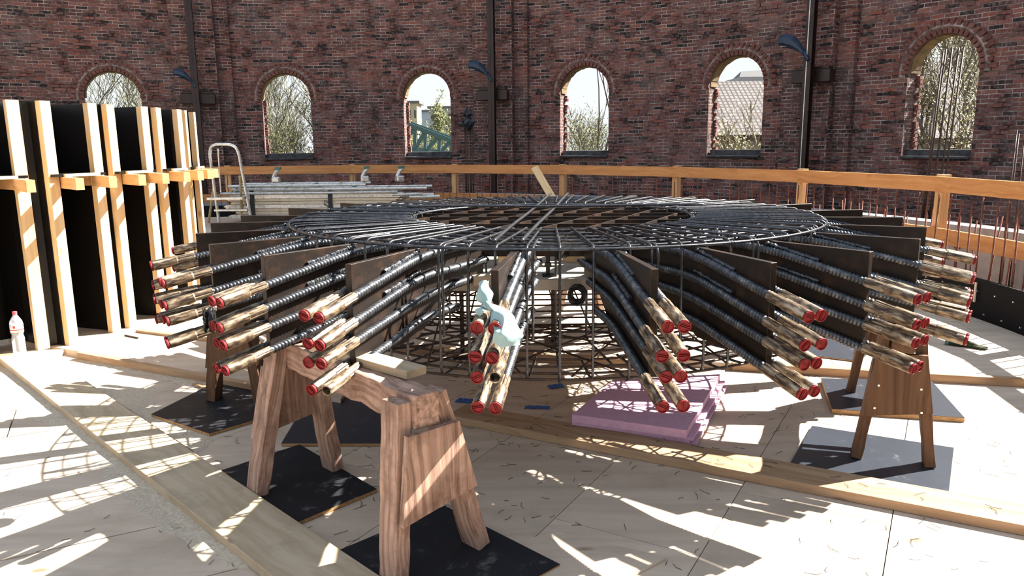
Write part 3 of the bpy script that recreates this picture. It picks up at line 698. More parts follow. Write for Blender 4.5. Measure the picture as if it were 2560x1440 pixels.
# ---------------- round table inside, jacks ----------------
tb=thing('work_platform','grey plywood platform with cut corners standing inside the wheel cage','platform',(WX,WY,.045))
MB().prism([(-.66,-.95),(.74,-.95),(.97,-.6),(.97,.6),(.66,.95),(-.66,.95),(-.97,.6),(-.97,-.6)],.775,.83).build('platform_top',M_table,tb)
for x,y in ((0.05,.84),(-.62,.5),(.62,.5)):
    MB().box((x,y,.39),(.03,.03,.77)).box((x,y,.02),(.13,.13,.03)).box((x,y,.5),(.1,.1,.03)).build('prop',M_girder,tb)
for i,(u,v) in enumerate(((1190,697),(1370,690),(1560,660))):
    p=G(u,v,.875); 
    jk=thing('screw_jack','short black screw jack on the platform, '+['the left one under the front of the grid','the middle one below the crossing long bars','the right one farthest back'][i],'jack',(p.x,p.y,.876),0,'screw jacks on the platform')
    MB().rings([(0,0,.008),(0,0,.107)],.011,10).build('spindle',M_wire,jk); MB().box((0,0,.005),(.06,.06,.01)).build('base_plate',M_wire,jk); MB().box((0,0,.06),(.035,.035,.02)).build('nut',M_wire,jk)
tm('wooden_block','pale squared block at the front left edge of the plywood platform','block',G(1180,700,.895),G(1255,695,.895),.07,.05,M_plank)
for u0,v0,u1,v1,lb in ((1255,640,1300,690,'slanting pale board on the platform left of the middle jack'),(1420,690,1470,640,'slanting pale board on the platform right of the middle jack')):
    pass
# wooden wedges standing on the platform
for (x,y,rz,lb) in ((.05,4.25,.3,'pale wedge-shaped board standing on the platform near the middle'),(.42,4.35,-.5,'curved pale timber wedge standing on the platform to the right')):
    w=thing('timber_wedge',lb,'wedge',(x,y,.876),rz)
    vs=[(-.13,0),(.13,0),(.06,.1),(-.13,.1)]
    MB().add([(a,-.012,b) for a,b in vs]+[(a,.012,b) for a,b in vs],[(3,2,1,0)[::-1],(4,5,6,7)[::-1],(0,1,5,4)[::-1],(1,2,6,5)[::-1],(2,3,7,6)[::-1],(3,0,4,7)[::-1]]).build('board',M_pale,w)
    MB().box((-.1,0.02,.05),(.02,.03,.1)).build('cleat',M_pale,w)
# ---------------- wire coils, cloth ----------------
def coil(label,c,r,ax,n=9):
    mb=MB(); ax=Vector(ax).normalized(); u=ax.cross(Vector((0,0,1))).normalized(); w=ax.cross(u); pts=[]
    for i in range(n*5*20):
        t=2*math.pi*i/20; k=random.uniform(-.0015,.0015); rr_=r*(.78+.22*math.sin(i*.11))+k
        pts.append(u*rr_*math.cos(t)+w*rr_*math.sin(t)*1.15+ax*(.02*math.sin(i*.037)+k*3))
    mb.rings(pts,.0025,5); return tag(mb.build('wire_coil',M_wire,None,loc=c),label,'wire coil','coils of tie wire')
coil('small black coil of tie wire hanging in the middle under the platform edge',D(1443,737,3.74),.046,(.2,1,0))
coil('small black coil of tie wire hanging among the left couplers',D(523,800,3.3),.05,(1,.35,0))
# cloth tied round the upper front bars
def cloth():
    r=thing('cloth_rag','pale blue-green rag knotted around the front bar ends','cloth',tuple(D(1222,764,2.66)))
    def sheet(pts,nu,nv,name,amp=.008):
        # pts: 4 corner curves rows list of rows of Vectors (bilinear patch rows)
        rows=len(pts); vs=[];fs=[]
        for i in range(nu+1):
            t=i/nu*(rows-1); a=int(min(t,rows-2)); f=t-a
            l=[pts[a][k].lerp(pts[a+1][k],f) for k in range(len(pts[0]))]
            for j in range(nv+1):
                s_=j/nv*(len(l)-1); b=int(min(s_,len(l)-2)); g=s_-b; p=l[b].lerp(l[b+1],g)
                vs.append(p+Vector((math.sin(i*1.1+j*.6),-abs(math.sin(i*.7+j*1.3)),math.cos(i*.9-j*.8)))*amp)
        for i in range(nu):
            for j in range(nv): k=i*(nv+1)+j; fs.append((k,k+1,k+nv+2,k+nv+1))
        o=MB().add(vs,fs).build(name,M_cloth,r,smooth=True); m=o.modifiers.new('s','SOLIDIFY'); m.thickness=.003; m=o.modifiers.new('ss','SUBSURF'); m.levels=1; m.render_levels=2; return o
    O=r.location
    P=lambda u,v,y: D(u,v,y)-O
    sheet([[P(1196,712,2.64),P(1209,695,2.62),P(1225,699,2.64)],[P(1190,735,2.6),P(1207,728,2.58),P(1227,725,2.62)],[P(1205,760,2.6),P(1215,757,2.585),P(1231,757,2.6)],[P(1213,768,2.6),P(1219,768,2.59),P(1224,768,2.6)]],9,6,'upper_tail')
    sheet([[P(1221,765,2.58),P(1228,760,2.57),P(1236,764,2.58)],[P(1230,800,2.5),P(1258,785,2.5),P(1290,790,2.55)],[P(1232,835,2.46),P(1262,830,2.46),P(1306,845,2.52)],[P(1240,860,2.47),P(1262,872,2.47),P(1300,858,2.5)]],12,10,'hanging_tail',.006)
    sheet([[P(1184,778,2.56),P(1190,800,2.55)],[P(1200,762,2.53),P(1212,782,2.5)],[P(1221,760,2.56),P(1224,775,2.55)],[P(1238,772,2.56),P(1240,782,2.55)],[P(1262,778,2.62),P(1258,790,2.6)]],10,4,'wrap',.006)
    mb=MB(); mb.rings([P(1208,768,2.55),P(1218,762,2.53),P(1226,768,2.53),P(1236,770,2.56)],[.008,.015,.014,.007],8); mb.build('knot',M_cloth,r,smooth=True)
cloth()
# ---------------- pink foam stack ----------------
zf=.046
base=[G(1430,1037,.11),G(1535,950,.11),G(1800,936,.11),G(1717,1077,.11)]
offs=[(0,0,.068,.113),(.035,.02,.052,.068),(.02,.05,.034,.052),(.05,.03,.016,.034),(.035,.0,.0,.016)]
lbs=['pink foam board on top of the stack','second pink foam board of the stack, pushed right','third pink foam board of the stack from the top','fourth pink foam board, jutting farthest right','lowest pink foam board of the stack']
for (dx,dy,z0,z1),lb in zip(offs,lbs):
    t=-(.11-z1)*.9
    pl=[(p.x+dx*(1 if i>1 else 0),p.y+dy*.3) for i,p in enumerate(base)]
    # notch on the right edge
    o=MB().prism(pl,z0,z1-.001).build('foam_board',M_pink); tag(o,lb+' beside the brown plank','foam board','pink foam boards in the stack')
# ---------------- small stuff on the deck ----------------
def scrap(u,v,L,w,rz,m,name,label,cat,th=.004,group=None):
    p=G(u,v); mb=MB(); n=6; vs=[];fs=[]
    for i in range(n+1):
        x=-L/2+L*i/n; z=.0015+.006*abs(math.sin(i*1.7))
        vs+=[(x,-w/2+.004*math.sin(i*2.1),z),(x,w/2+.003*math.sin(i*3),z+.002),(x,w/2+.003*math.sin(i*3),z+.002+th),(x,-w/2+.004*math.sin(i*2.1),z+th)]
    for i in range(n):
        for k in range(4): l=(k+1)%4; fs.append((i*4+k,i*4+l,(i+1)*4+l,(i+1)*4+k))
    fs+=[(3,2,1,0),tuple(n*4+k for k in range(4))]
    o=mb.add(vs,fs).build(name,m,None); o.location=(p.x,p.y,0); o.rotation_euler=(0,0,rz); return tag(o,label,cat,group)
scrap(1390,968,.1,.06,.35,M_tape,'blue_scrap','blue scrap of sheet lying below the bottom mesh, nearest the foam','scrap',group='blue scraps on the deck')
scrap(1343,1021,.15,.035,-.12,M_tape,'blue_scrap','long flat blue scrap behind the brown plank','scrap',group='blue scraps on the deck')
scrap(1160,1004,.1,.06,-.3,M_tape,'blue_scrap','blue scrap half hidden behind the front couplers','scrap',group='blue scraps on the deck')
scrap(1446,983,.07,.022,.8,M_ltimber,'wood_offcut','tiny pale wood offcut next to the pink foam','offcut',th=.012)
scrap(500,968,.16,.03,-.7,M_plank2,'wood_offcut','thin wood offcut lying behind the farther left trestle board','offcut',th=.012)
mb=MB(); random.seed(3)
for i in range(520):
    x=random.uniform(-1.0,2.6); y=random.uniform(2.3,5.4) 
    if random.random()<.25: x=random.uniform(-2.6,0); y=random.uniform(2,4)
    nq=nn.x*x+nn.y*y
    z=.003
    if 3.40<nq<3.63 and x>-.45: z=.049
    a=random.uniform(0,6.28); L=random.uniform(.012,.035); cv=random.uniform(-.8,.8)
    mb.rings([(x+L*math.cos(a),y+L*math.sin(a),z),(x,y,z),(x+L*math.cos(a+3.14+cv),y+L*math.sin(a+3.14+cv),z+.002)],.0011,4)
tag(mb.build('wire_offcuts',M_wire),'tiny offcuts of tie wire scattered over the plywood deck','wire offcuts',kind='stuff')
# sawdust drifts along the plank and the edge board
def drift(label,a,b,w,h,n=60,m=6):
    a=Vector((a[0],a[1],0));b=Vector((b[0],b[1],0)); d=(b-a).normalized(); nn_=Vector((-d.y,d.x,0)); vs=[];fs=[]
    for i in range(n+1):
        t=i/n; wl=w*(.45+.55*abs(math.sin(t*5.1+.7)))*(math.sin(math.pi*min(1,max(0,t)))**.35+.02)
        for j in range(m+1):
            s_=j/m; p=a+(b-a)*t+nn_*wl*s_*(1+.15*math.sin(i*1.7)); z=.0005+h*max(0,(1-s_))**1.5*(.6+.5*random.random())*(1 if 0<i<n else 0)
            vs.append((p.x,p.y,z+(0 if s_<1 else -.003)))
    for i in range(n):
        for j in range(m): k=i*(m+1)+j; fs.append((k,k+m+1,k+m+2,k+1))
    return tag(MB().add(vs,fs).build('sawdust',M_sand,None,smooth=True),label,'sawdust',kind='stuff')
drift('drift of sawdust along the left side of the long diagonal plank',(-1.0,2.6),(-3.7,5.3),.16,.01)
drift('drift of sawdust between the diagonal plank and the farther left trestle',(-2.9,4.93),(-1.65,3.69),.34,.007)
drift('drift of sawdust in front of the left edge board',(-1.75,4.72),(-3.3,5.55),.12,.018)
# cone of sawdust
# glove
p=G(2420,868,.046)
gl=thing('work_glove','dark green crumpled work glove lying on the deck at the right','glove',(p.x,p.y,.046),-.6)
mb=MB(); pts=[(-.13,0,.014),(-.09,.0,.022),(-.03,.01,.026),(.03,0,.022),(.07,.01,.014)]; mb.rings(pts,[.016,.03,.034,.026,.012],9)
for k in range(4): mb.rings([(.03,-.024+k*.016,.016),(.075,-.03+k*.02,.014),(.115+.008*(k%2),-.03+k*.017,.01)],[.011,.010,.007],7)
mb.rings([(-.05,.02,.016),(-.02,.055,.012),(.02,.06,.01)],[.013,.011,.008],7)
for i in range(len(mb.v)): v=mb.v[i]; mb.v[i]=(v[0],v[1],max(.001,v[2]*.9))
mb.build('glove_body',M_glove,gl,smooth=True); MB().rings([(-.15,0,.014),(-.125,0,.015)],[.026,.022],9).build('cuff',M_green,gl)
# bottle
p=G(62,889,.046); p=Vector((p.x,p.y,.0))
bt=thing('water_bottle','clear plastic water bottle with red cap standing by the studs at the left','bottle',(-3.72,5.52,.047))
def lathe(prof,n=24): 
    mb=MB(); vs=[];fs=[]
    for z,r_ in prof:
        for k in range(n): a=2*math.pi*k/n; vs.append((r_*math.cos(a),r_*math.sin(a),z))
    for i in range(len(prof)-1):
        for k in range(n): fs.append((i*n+k,i*n+(k+1)%n,(i+1)*n+(k+1)%n,(i+1)*n+k))
    fs+=[tuple(range(n))[::-1],tuple(range((len(prof)-1)*n,len(prof)*n))]; return mb.add(vs,fs)
pr=[(0,.034),(.008,.042)]+[(.015+i*.012,.044-(.0022 if i%2 else 0)) for i in range(10)]+[(.14,.038),(.15,.038),(.16,.044),(.23,.044),(.25,.04),(.275,.026),(.295,.014),(.305,.0135)]
lathe(pr).build('bottle_body',mg,bt,smooth=True)
lathe([(.168,.0446),(.228,.0446)]).build('paper_label',M_label,bt,smooth=True)
lathe([(.183,.0451),(.19,.0451)]).build('red_band',M_redp,bt,smooth=True)
MB().box((.01,-.0445,.21),(.016,.003,.02)).build('label_print',M_redp,bt)
lathe([(.3,.016),(.32,.016),(.322,.012)]).build('screw_cap',M_cap,bt)
tm('wooden_board','short flat board under the water bottle','board',(-3.88,5.52,.0235),(-3.45,5.52,.0235),.2,.044,M_plank)
# pen on the floor near the studs
tm('steel_pin','thin dark pin lying on the deck in front of the studs','pin',G(312,838,.052),G(345,845,.052),.012,.012,M_wire)
# ---------------- formwork boxes at the left ----------------
HT=1.91
def unit(a,b,label,proud=0):
    a=Vector((a[0],a[1],0));b=Vector((b[0],b[1],0)); c=(a+b)/2; d=(b-a).normalized(); n=Vector((d.y,-d.x,0)) # outward
    W_=(b-a).length; rz=math.atan2(d.y,d.x); r=thing('formwork_box',label,'formwork',(c.x,c.y,.046),rz,'open formwork boxes with timber studs')
    h=HT-.046; dp=.62
    def lb(name,x0,x1,y0,y1,z0,z1,m,lx=None): 
        # long timber objects get their grain along local x
        if lx=='z':
            M=Matrix(((0,0,1,0),(0,1,0,0),(1,0,0,0),(0,0,0,1)))@Matrix.Identity(4); M.translation=Vector(((x0+x1)/2,(y0+y1)/2,(z0+z1)/2))
            return MB().box((0,0,0),(z1-z0,y1-y0,x1-x0)).build(name,m,r,M=M)
        if lx=='y':
            M=Matrix.Rotation(math.pi/2,4,'Z'); M.translation=Vector(((x0+x1)/2,(y0+y1)/2,(z0+z1)/2)); return MB().box((0,0,0),(y1-y0,x1-x0,z1-z0)).build(name,m,r,M=M)
        return MB().box(((x0+x1)/2,(y0+y1)/2,(z0+z1)/2),(x1-x0,y1-y0,z1-z0)).build(name,m,r)
    # local: x along row, -y outward (towards the wheel)
    s_=.085; e=.05
    lb('stud',-W_/2,-W_/2+s_,0,e,0,h,M_pale,'z'); lb('stud',W_/2-s_,W_/2,0,e,0,h,M_pale,'z')
    lb('side_panel',-W_/2-.006,-W_/2+.015,e+.001,dp,0,h,M_black); lb('side_panel',W_/2-.015,W_/2+.006,e+.001,dp,0,h,M_black)
    lb('back_panel',-W_/2+.016,W_/2-.016,dp-.02,dp,0,h,M_black)
    zs=1.37-.046
    lb('shelf',-W_/2+.016,W_/2-.016,-.04,dp-.021,zs-.02,zs,M_black); lb('shelf_edge',-W_/2+.09,W_/2-.09,-.062,-.041,zs-.022,zs,M_pale)
    for x in (-W_/2+.125,W_/2-.08):
        dl=math.atan2(-.72,.69)-rz; dv=Vector((math.cos(dl),math.sin(dl),0)); p0=Vector((x,.0,zs-.065)); q0=p0+dv*.42; p1=p0-dv*.02
        M=frame(p1,q0); MB().box((0,0,0),((q0-p1).length,.055,.085)).build('joist',M_pine,r,M=M)
        lb('joist_back',x-.025,x+.025,0.06,dp-.03,zs-.105,zs-.022,M_pine,'y')
    lb('rear_stud',-W_/2+.03,-W_/2+.12,dp-.075,dp-.022,0,zs-.12,M_pine,'z')
    return r
# studs' outer corners, front to back
U=[((-3.90,5.23),(-3.575,5.66)),((-3.465,5.73),(-3.30,6.20)),((-3.27,6.29),(-3.155,6.76)),((-3.14,6.88),(-3.11,7.34)),((-3.13,7.46),(-3.22,7.93))]
UL=['formwork box cut by the left edge of the photo, behind the water bottle','second formwork box from the left edge, with a black shelf and two joist ends','middle formwork box of the row','fourth formwork box of the row, partly behind the couplers','farthest formwork box of the row, next to the step ladder']
for (a,b),l_ in zip(U,UL): unit(a,b,l_)
# black inner drum closing the gaps between the boxes
mb=MB()
for i in range(len(U)-1):
    a=Vector((*U[i][1],0)); b=Vector((*U[i+1][0],0)); d=(b-a).normalized(); n=Vector((-d.y,d.x,0))
    m_=(a+b)/2+n*.1; M=Matrix((d,n,Vector((0,0,1)))).transposed(); 
    o=MB().box((0,0,0),((b-a).length+.02,.02,HT-.05),M).build('filler_panel',M_black,None,loc=(m_.x,m_.y,HT/2+.02))
    tag(o,'narrow black filler panel between '+['the first and second','the second and middle','the middle and fourth','the fourth and farthest'][i]+' formwork boxes','panel','black filler panels between the formwork boxes')
# ---------------- curved black formwork rim, guardrail, starter bars ----------------
mb=MB(); n=90; vs=[];fs=[]
for i in range(n+1):
    th=R(-30)+R(150)*i/n
    zt=.385+ .12*max(0,min(1,(R(60)-th)/R(70)))
    for r_,z in ((8.0,-.3),(8.0,zt),(8.03,zt),(8.03,-.3)): vs.append(wp(th,r_,z))
for i in range(n):
    for k in range(4): l=(k+1)%4; fs.append((i*4+k,i*4+l,(i+1)*4+l,(i+1)*4+k))
rim=mb.add(vs,fs).build('curved_formwork',M_rim); tag(rim,'low curved black formwork rim around the deck edge','formwork')
mb=MB()
for i in range(60):
    th=R(55)+R(50)*i/60; mb.box(wp(th,7.995,.1+.18*(i%2)),(.012,.012,.012))
mb.build('nail_heads',M_alu,rim)['kind']='stuff'
tp=wp(R(88.5),7.99,0); 
TP=D(2445,715,6.35)
MB().box((TP.x-.02,TP.y,.27),(.01,.02,.17)).build('tape_strip',M_ltimber,rim)
pv=[(-7.4,13.7),(-5.3,14.28),(-2.991,14.339),(-1.042,13.862),(.842,12.864),(2.435,11.4),(3.608,9.561),(4.249,7.585),(4.40,5.6),(4.1,3.9)]
gr=thing('guardrail','long timber guardrail with two board rails around the deck edge','guardrail',(pv[4][0],pv[4][1],0))
for i,(x,y) in enumerate(pv):
    d=(Vector((x,y))-Vector(WC)).normalized(); 
    beam('post',(x+d.x*.07,y+d.y*.07,-.3),(x+d.x*.07,y+d.y*.07,1.215),.1,.09,M_pine,gr,upv=Vector((d.x,d.y,0)))
    if i<len(pv)-1:
        x2,y2=pv[i+1]; 
        for z in (1.125,.62):
            h=.15
            beam('top_rail' if z>1 else 'middle_rail',(x,y,z),(x2,y2,z),.035,h,M_rail,gr)
        
BT_=D(1336,418,12.62); BB_=D(1381,495,12.2); BB_=BT_+(BB_-BT_)*((BT_.z-.315)/(BT_.z-BB_.z))
tm('leaning_batten','pale batten leaning against the guardrail behind the wheel','batten',BB_,BT_,.12,.03,M_pale,upv=Vector((0,-1,.2)))
# starter bars round the rim
BAY=['left of the step ladder','beside the step ladder and behind the scaffold stack','behind the scaffold clamps, left of the wheel centre','behind the wheel, left of the leaning batten','behind the leaning batten','right of the leaning batten','left of the post below the tall bar bundle','right of the post below the tall bar bundle','at the right edge of the photo','beyond the right edge']
pth=[math.atan2(x+4,y-6) for x,y in pv]
def bay(th):
    for i in range(len(pth)-1):
        if th<pth[i+1]: return BAY[i]
    return BAY[-1]
random.seed(11)
sb=tomesh(rbar([(0,0,-.4),(0,0,1.04)],.0075,.01,False),'starter_bar_upright',M_rust)
k=0; th=R(-16)
while th<R(103):
    r_=8.17+random.uniform(-.02,.02); p=wp(th,r_,random.uniform(-.05,.02)); 
    o=link('rusty_starter_bar',sb,None,Matrix.Translation(p)@Matrix.Rotation(random.uniform(-.02,.02),4,'X')@Matrix.Rotation(random.uniform(-.02,.02),4,'Y')); tag(o,'thin rusty bar upright inside the guardrail '+bay(th),'rebar','rusty starter bars, bay '+bay(th)); th+=R(1.02+random.uniform(-.15,.15)); k+=1
th=R(52)
while th<R(103):
    p=wp(th,8.6,random.uniform(-.3,-.15))
    o=link('rusty_starter_bar',sb,None,Matrix.Translation(p)@Matrix.Rotation(random.uniform(-.2,.2),4,'X')@Matrix.Rotation(random.uniform(-.12,.12),4,'Y')); tag(o,'thin slanting rusty bar outside the guardrail '+bay(th),'rebar','slanting starter bars, bay '+bay(th)); th+=R(1.5+random.uniform(-.3,.3))
# concrete ring behind, at the right, with dark discs painted as the shade inside round holes
mb=MB(); vs=[];fs=[]; n=60; CR=9.3; ct=.6
for i in range(n+1):
    th=R(-30)+R(150)*i/n
    for r_,z in ((CR,-2),(CR,.62),(CR+.25,.62),(CR+.25,-2)): vs.append(wp(th,r_,z))
for i in range(n):
    for k in range(4): l=(k+1)%4; fs.append((i*4+k,i*4+l,(i+1)*4+l,(i+1)*4+k))
fs+=[(0,1,2,3),tuple(n*4+k for k in (3,2,1,0))]
ringw=mb.add(vs,fs).build('wall_ring',M_conc); struct(ringw)
for i in range(12):
    th,z=R(50+i*3.6),.42
    d=Vector((math.sin(th),math.cos(th),0)); c=Vector(wp(th,CR,z))
    MB().rings([c-d*.015,c-d*.005,c+d*.02],[.062,.062,.06],18).build('duct_shade_disc',M_blackin,ringw)
# tall bar clusters
def cluster(label,u,v0,v1,y,n,spread,top=None,r_=.012,lean=0):
    b=D(u,v1,y); t=D(u,v0,y); rr_=thing('rebar_bundle',label,'rebar bundle',(b.x,b.y,-.5))
    me_=tomesh(MB().rings([(0,0,0),(lean,0,t.z+.5)],r_,6),'upright_bar',M_rring)
    for i in range(n):
        a=i*2.4; link('upright_bar',me_,rr_,Matrix.Translation((spread*(i/(n-1)-.5),.06*math.sin(a),random.uniform(-.05,.02)))@Matrix.Rotation(random.uniform(-.012,.012),4,'Y'))
    return rr_,t
cluster('tall bundle of dark upright bars rising in front of the right window',2325,122,440,9.6,6,.2,lean=.12)
cluster('short bundle of dark upright bars at the right edge behind the rail',2545,330,440,7.6,4,.14,r_=.008)
c_,t_=cluster('bundle of thin bars wrapped in black plastic between the third window and the middle post',1172,300,415,15.5,6,.16,r_=.012)
mb=MB(); t=D(1170,312,15.5); loc=Vector((t.x-c_.location.x,t.y-c_.location.y,t.z+.5))
random.seed(5)
vs=[];fs=[];n=12;prf=[(-.12,.03),(-.05,.09),(0,.17),(.06,.13),(.1,.07),(.15,.06),(.2,.1),(.28,.08),(.33,.02)]
for z,r_ in prf:
    for k in range(n): a=2*math.pi*k/n; q=r_*random.uniform(.65,1.35); vs.append((q*math.cos(a),q*math.sin(a),z+random.uniform(-.02,.02)))
for i in range(len(prf)-1):
    for k in range(n): fs.append((i*n+k,i*n+(k+1)%n,(i+1)*n+(k+1)%n,(i+1)*n+k))
mb.add([Vector(v)+loc for v in vs],fs).build('plastic_wrap',M_plastic,c_)
# ---------------- scaffold stack, step ladder ----------------
SY=12.95; zb=.3
def X(u,y): return (u-1280)/F*y*1.0
st0=X(600,SY); st1=X(1010,SY)
sc=thing('scaffold_stack_base','two squared timbers carrying the stack of scaffold parts','timber',(st0,SY,zb))
for k,x in enumerate((st0+.3,st0+1.8)):
    beam('bearer',(x,SY-.35,zb+.04),(x,SY+.6,zb+.04),.08,.08,M_pine,sc)
z=zb+.082
lv=[('scaffold_board','pale scaffold board at the bottom of the stack',M_ltimber,.06),('scaffold_board','brown scaffold board second from the bottom of the stack',M_coup,.05),('scaffold_board','worn metal scaffold board in the lower middle of the stack',M_alu,.045),('scaffold_board','pale scaffold board in the middle of the stack',M_ltimber,.06),('scaffold_board','rusty-edged scaffold board above the middle of the stack',M_coup,.05),('scaffold_board','grey metal scaffold board in the upper part of the stack',M_alu,.045),('scaffold_board','pale wooden scaffold board at the top of the stack',M_ltimber,.06)]
random.seed(9)
for nme,lb,m_,h in lv:
    o=thing(nme,lb,'scaffold board',((st0+st1)/2,SY,z),random.uniform(-.012,.012),'scaffold boards in the stack'); L=(st1-st0)
    x=random.uniform(-.12,.12)
    MB().box((x,0,h/2),(L,.5,h-.012)).build('deck',m_,o)
    MB().box((x,-.262,h/2),(L+.02,.022,h-.004)).build('edge_profile',M_ltimber if m_ is not M_ltimber else M_alu,o)
    for e in (-1,1): MB().box((x+e*(L/2+.03),-.2,h/2),(.06,.04,.02)).box((x+e*(L/2+.03),.2,h/2),(.06,.04,.02)).build('hook',M_alu,o)
    z+=h+.002
for k,x in enumerate((X(650,SY),X(840,SY))):
    o=thing('strap','black strap around the stack, '+['left one near the ladder','right one'][k],'strap',(x,SY-.285,zb+.1),0,'black straps on the stack')
    MB().box((0,-.006,.21),(.07,.012,.5)).build('band',M_rubber,o)
    MB().rings([(-.03,-.012,.16),(-.1,-.02,.2),(-.09,-.02,.27),(-.02,-.012,.22)],.008,5).build('loop',M_rubber,o)
# scaffold frames on top
for k in range(3):
    y0=SY-.22+k*.06; zz=z+.03+k*.062; xo=[-.1,.25,-.3][k]
    fr=thing('tubular_scaffolding',['lowest tubular scaffold frame on the stack','middle tubular scaffold frame on the stack, shifted to the right','topmost ladder-like tubular scaffold frame on the stack'][k],'scaffold frame',((st0+st1)/2+xo,SY,zz),[.02,-.03,.05][k],'tubular frames on the stack')
    L=(st1-st0)*[.52,.58,.4][k]
    for s_ in (-1,1): MB().rings([(-L,s_*.32,0),(L,s_*.32,.0)],.024,10).build('tube',M_alu,fr)
    for j in range(6): x=-L*.92+1.84*L*j/5; MB().rings([(x,-.3,0),(x,.3,0)],.018,8).build('rung',M_alu if j%3 else M_green,fr)
for k,(u,v) in enumerate(((690,440),(912,438),(1000,470))):
    p=D(u,v,SY-.1); o=thing('scaffold_clamp',['pale green scaffold clamp on top of the stack at the left','upright scaffold clamp on top of the stack in the middle','scaffold clamp hanging at the right end of the stack'][k],'clamp',(p.x,p.y,z+.19),.3*k)
    MB().box((0,0,.05),(.14,.12,.1)).build('clamp_body',M_alu,o,bevel=.02); MB().rings([(-.05,0,.08),(0,0,.17),(.05,0,.22)],[.03,.035,.03],8).build('jaw',M_alu,o); MB().box((.04,0,.24),(.09,.07,.04)).build('wing_nut',M_green,o)
# loose couplings at the right end
for k,(dx,dz) in enumerate(((.18,.2),(.3,.28),(.12,.34),(.42,.22))):
    o=tag(MB().rings([(-.25,0,0),(.25,.05,.01)],.024,10).build('scaffold_tube',M_alu,None,loc=(st1+dx,SY-.1-.1*k,z-.12+dz*.3)),['short silver tube jutting from the right end of the stack','upper short tube at the right end of the stack','silver tube end lying across the stack','farthest short tube pointing right from the stack'][k],'tube','loose tubes at the end of the stack')
# step ladder
LY=12.3
def lp(u,v,y=LY): return D(u,v,y)
ld=thing('step_ladder','aluminium step ladder with a rounded top rail standing beside the studs','ladder',(lp(575,560).x,LY,.3))
li=lambda p:(p-ld.location)
zfl=.3
Lt=lp(524,372);Rt_=lp(596,372);
def leg(a,b,m,r_,name): MB().rings([li(a),li(b)],r_,8).build(name,m,ld)
bl=lp(548,556); bl.z=zfl; br_=lp(630,556); br_.z=zfl
path=[bl,lp(524,385),lp(527,366),lp(540,361),lp(575,361),lp(590,368),lp(597,385),br_]
MB().rings(sm_path([li(p) for p in path],0,.05),.024,10).build('hoop_rail',M_alu,ld)
a=lp(535,462,LY+.05);b=lp(522,560,LY+.5);b.z=zfl; leg(a,b,M_yell,.022,'rear_leg')
a=lp(600,440,LY+.05);b=lp(606,556,LY+.5);b.z=zfl; leg(a,b,M_yell,.022,'rear_leg')
p0=lp(530,498);p1=lp(610,492); MB().box(li((p0+p1)/2),((p1-p0).length+.05,.3,.035)).build('platform_step',M_alu,ld)
for v in (525,): 
    p0=lp(538,v);p1=lp(620,v); MB().box(li((p0+p1)/2),((p1-p0).length,.1,.03)).build('step',M_alu,ld)
leg(lp(545,372,LY+.05),lp(552,480,LY+.1),M_alu,.012,'stay'); 
# purple hose
mb=MB(); p=G(505,578,.046)
mb.rings([Vector((p.x+.12*math.cos(t*.4),p.y+.3+.1*math.sin(t*.4),.06+.002*t)) for t in range(32)],.012,6); tag(mb.build('hose',M_purple),'loop of purple hose on the deck behind the studs','hose')
# ---------------- outside, beyond the windows ----------------
random.seed(21)
def tree(label,x,y,h,n1,mbark,leaf=None,lp_=0,spread=.5,z0=-2,lsz=.05,name='bare_tree',depth=4,r0=.09,group='trees beyond the hall wall',tl=.012):
    r=thing(name,label,'tree',(x,y,z0),0,group); mb=MB(); tips=[]
    def br(p,d,L,rad,dep):
        n=4; pts=[p]; q=p.copy(); dd_=d.copy()
        for i in range(n):
            dd_=(dd_+Vector((random.uniform(-.18,.18),random.uniform(-.18,.18),random.uniform(-.02,.12)))).normalized(); q=q+dd_*L/n; pts.append(q.copy())
        mb.rings(pts,[max(tl*.6,rad*(1-.55*i/n)) for i in range(n+1)],5 if dep>2 else 3,cap=False); tips.extend(pts[2:])
        if dep>0:
            for k in range(n1 if dep>1 else n1+1):
                i=random.randint(1,n); a=random.uniform(0,6.28); sd_=Vector((math.cos(a),math.sin(a),random.uniform(.3,1.1))).normalized()
                br(pts[i],(dd_*.8+sd_*spread*1.6).normalized(),L*random.uniform(.5,.72),rad*.5,dep-1)
    br(Vector((0,0,0)),Vector((random.uniform(-.05,.05),0,1)),h*.45,r0,depth)
    mb.build('branches',mbark,r)
    if leaf:
        lm=MB()
        for t in tips:
            for k in range(lp_):
                c=t+Vector([random.gauss(0,.16) for _ in range(3)]); u=Vector([random.gauss(0,1) for _ in range(3)]).normalized()*lsz; w=u.orthogonal().normalized()*lsz*.6
                lm.add([c-u,c+w,c+u,c-w],[(0,1,2,3)])
        lm.build('leaves',leaf,r)['kind']='stuff'
def at(u,y): return (u-1280)/F*y
nth=['first','second','third','fourth']
for i,(u,y,h) in enumerate(((230,26,7.5),(290,30,8),(350,27,7.5))): tree('bare grey tree behind the half-hidden left window, '+nth[i]+' from the left',at(u,y),y,h,5,M_barkl,spread=.6,depth=4,tl=.014)
for i,(u,y,h) in enumerate(((675,27,7.5),(725,30,8.5),(772,26,7),(745,24.5,5.5))): tree('bare tangled tree filling the second window, '+nth[i]+' of that clump',at(u,y),y,h,6,M_barkl,leaf=M_leaf if i>1 else None,lp_=1,spread=.6,depth=4,lsz=.03)
for i,(u,y,h) in enumerate(((1435,27,6),(1500,30,6.4),(1465,34,6.4))): tree('fresh green bush tree low in the fourth window, '+nth[i]+' of three',at(u,y),y,h*.82,4,M_barkl,leaf=M_leaf,lp_=1,depth=4,lsz=.032,name='leafy_tree')
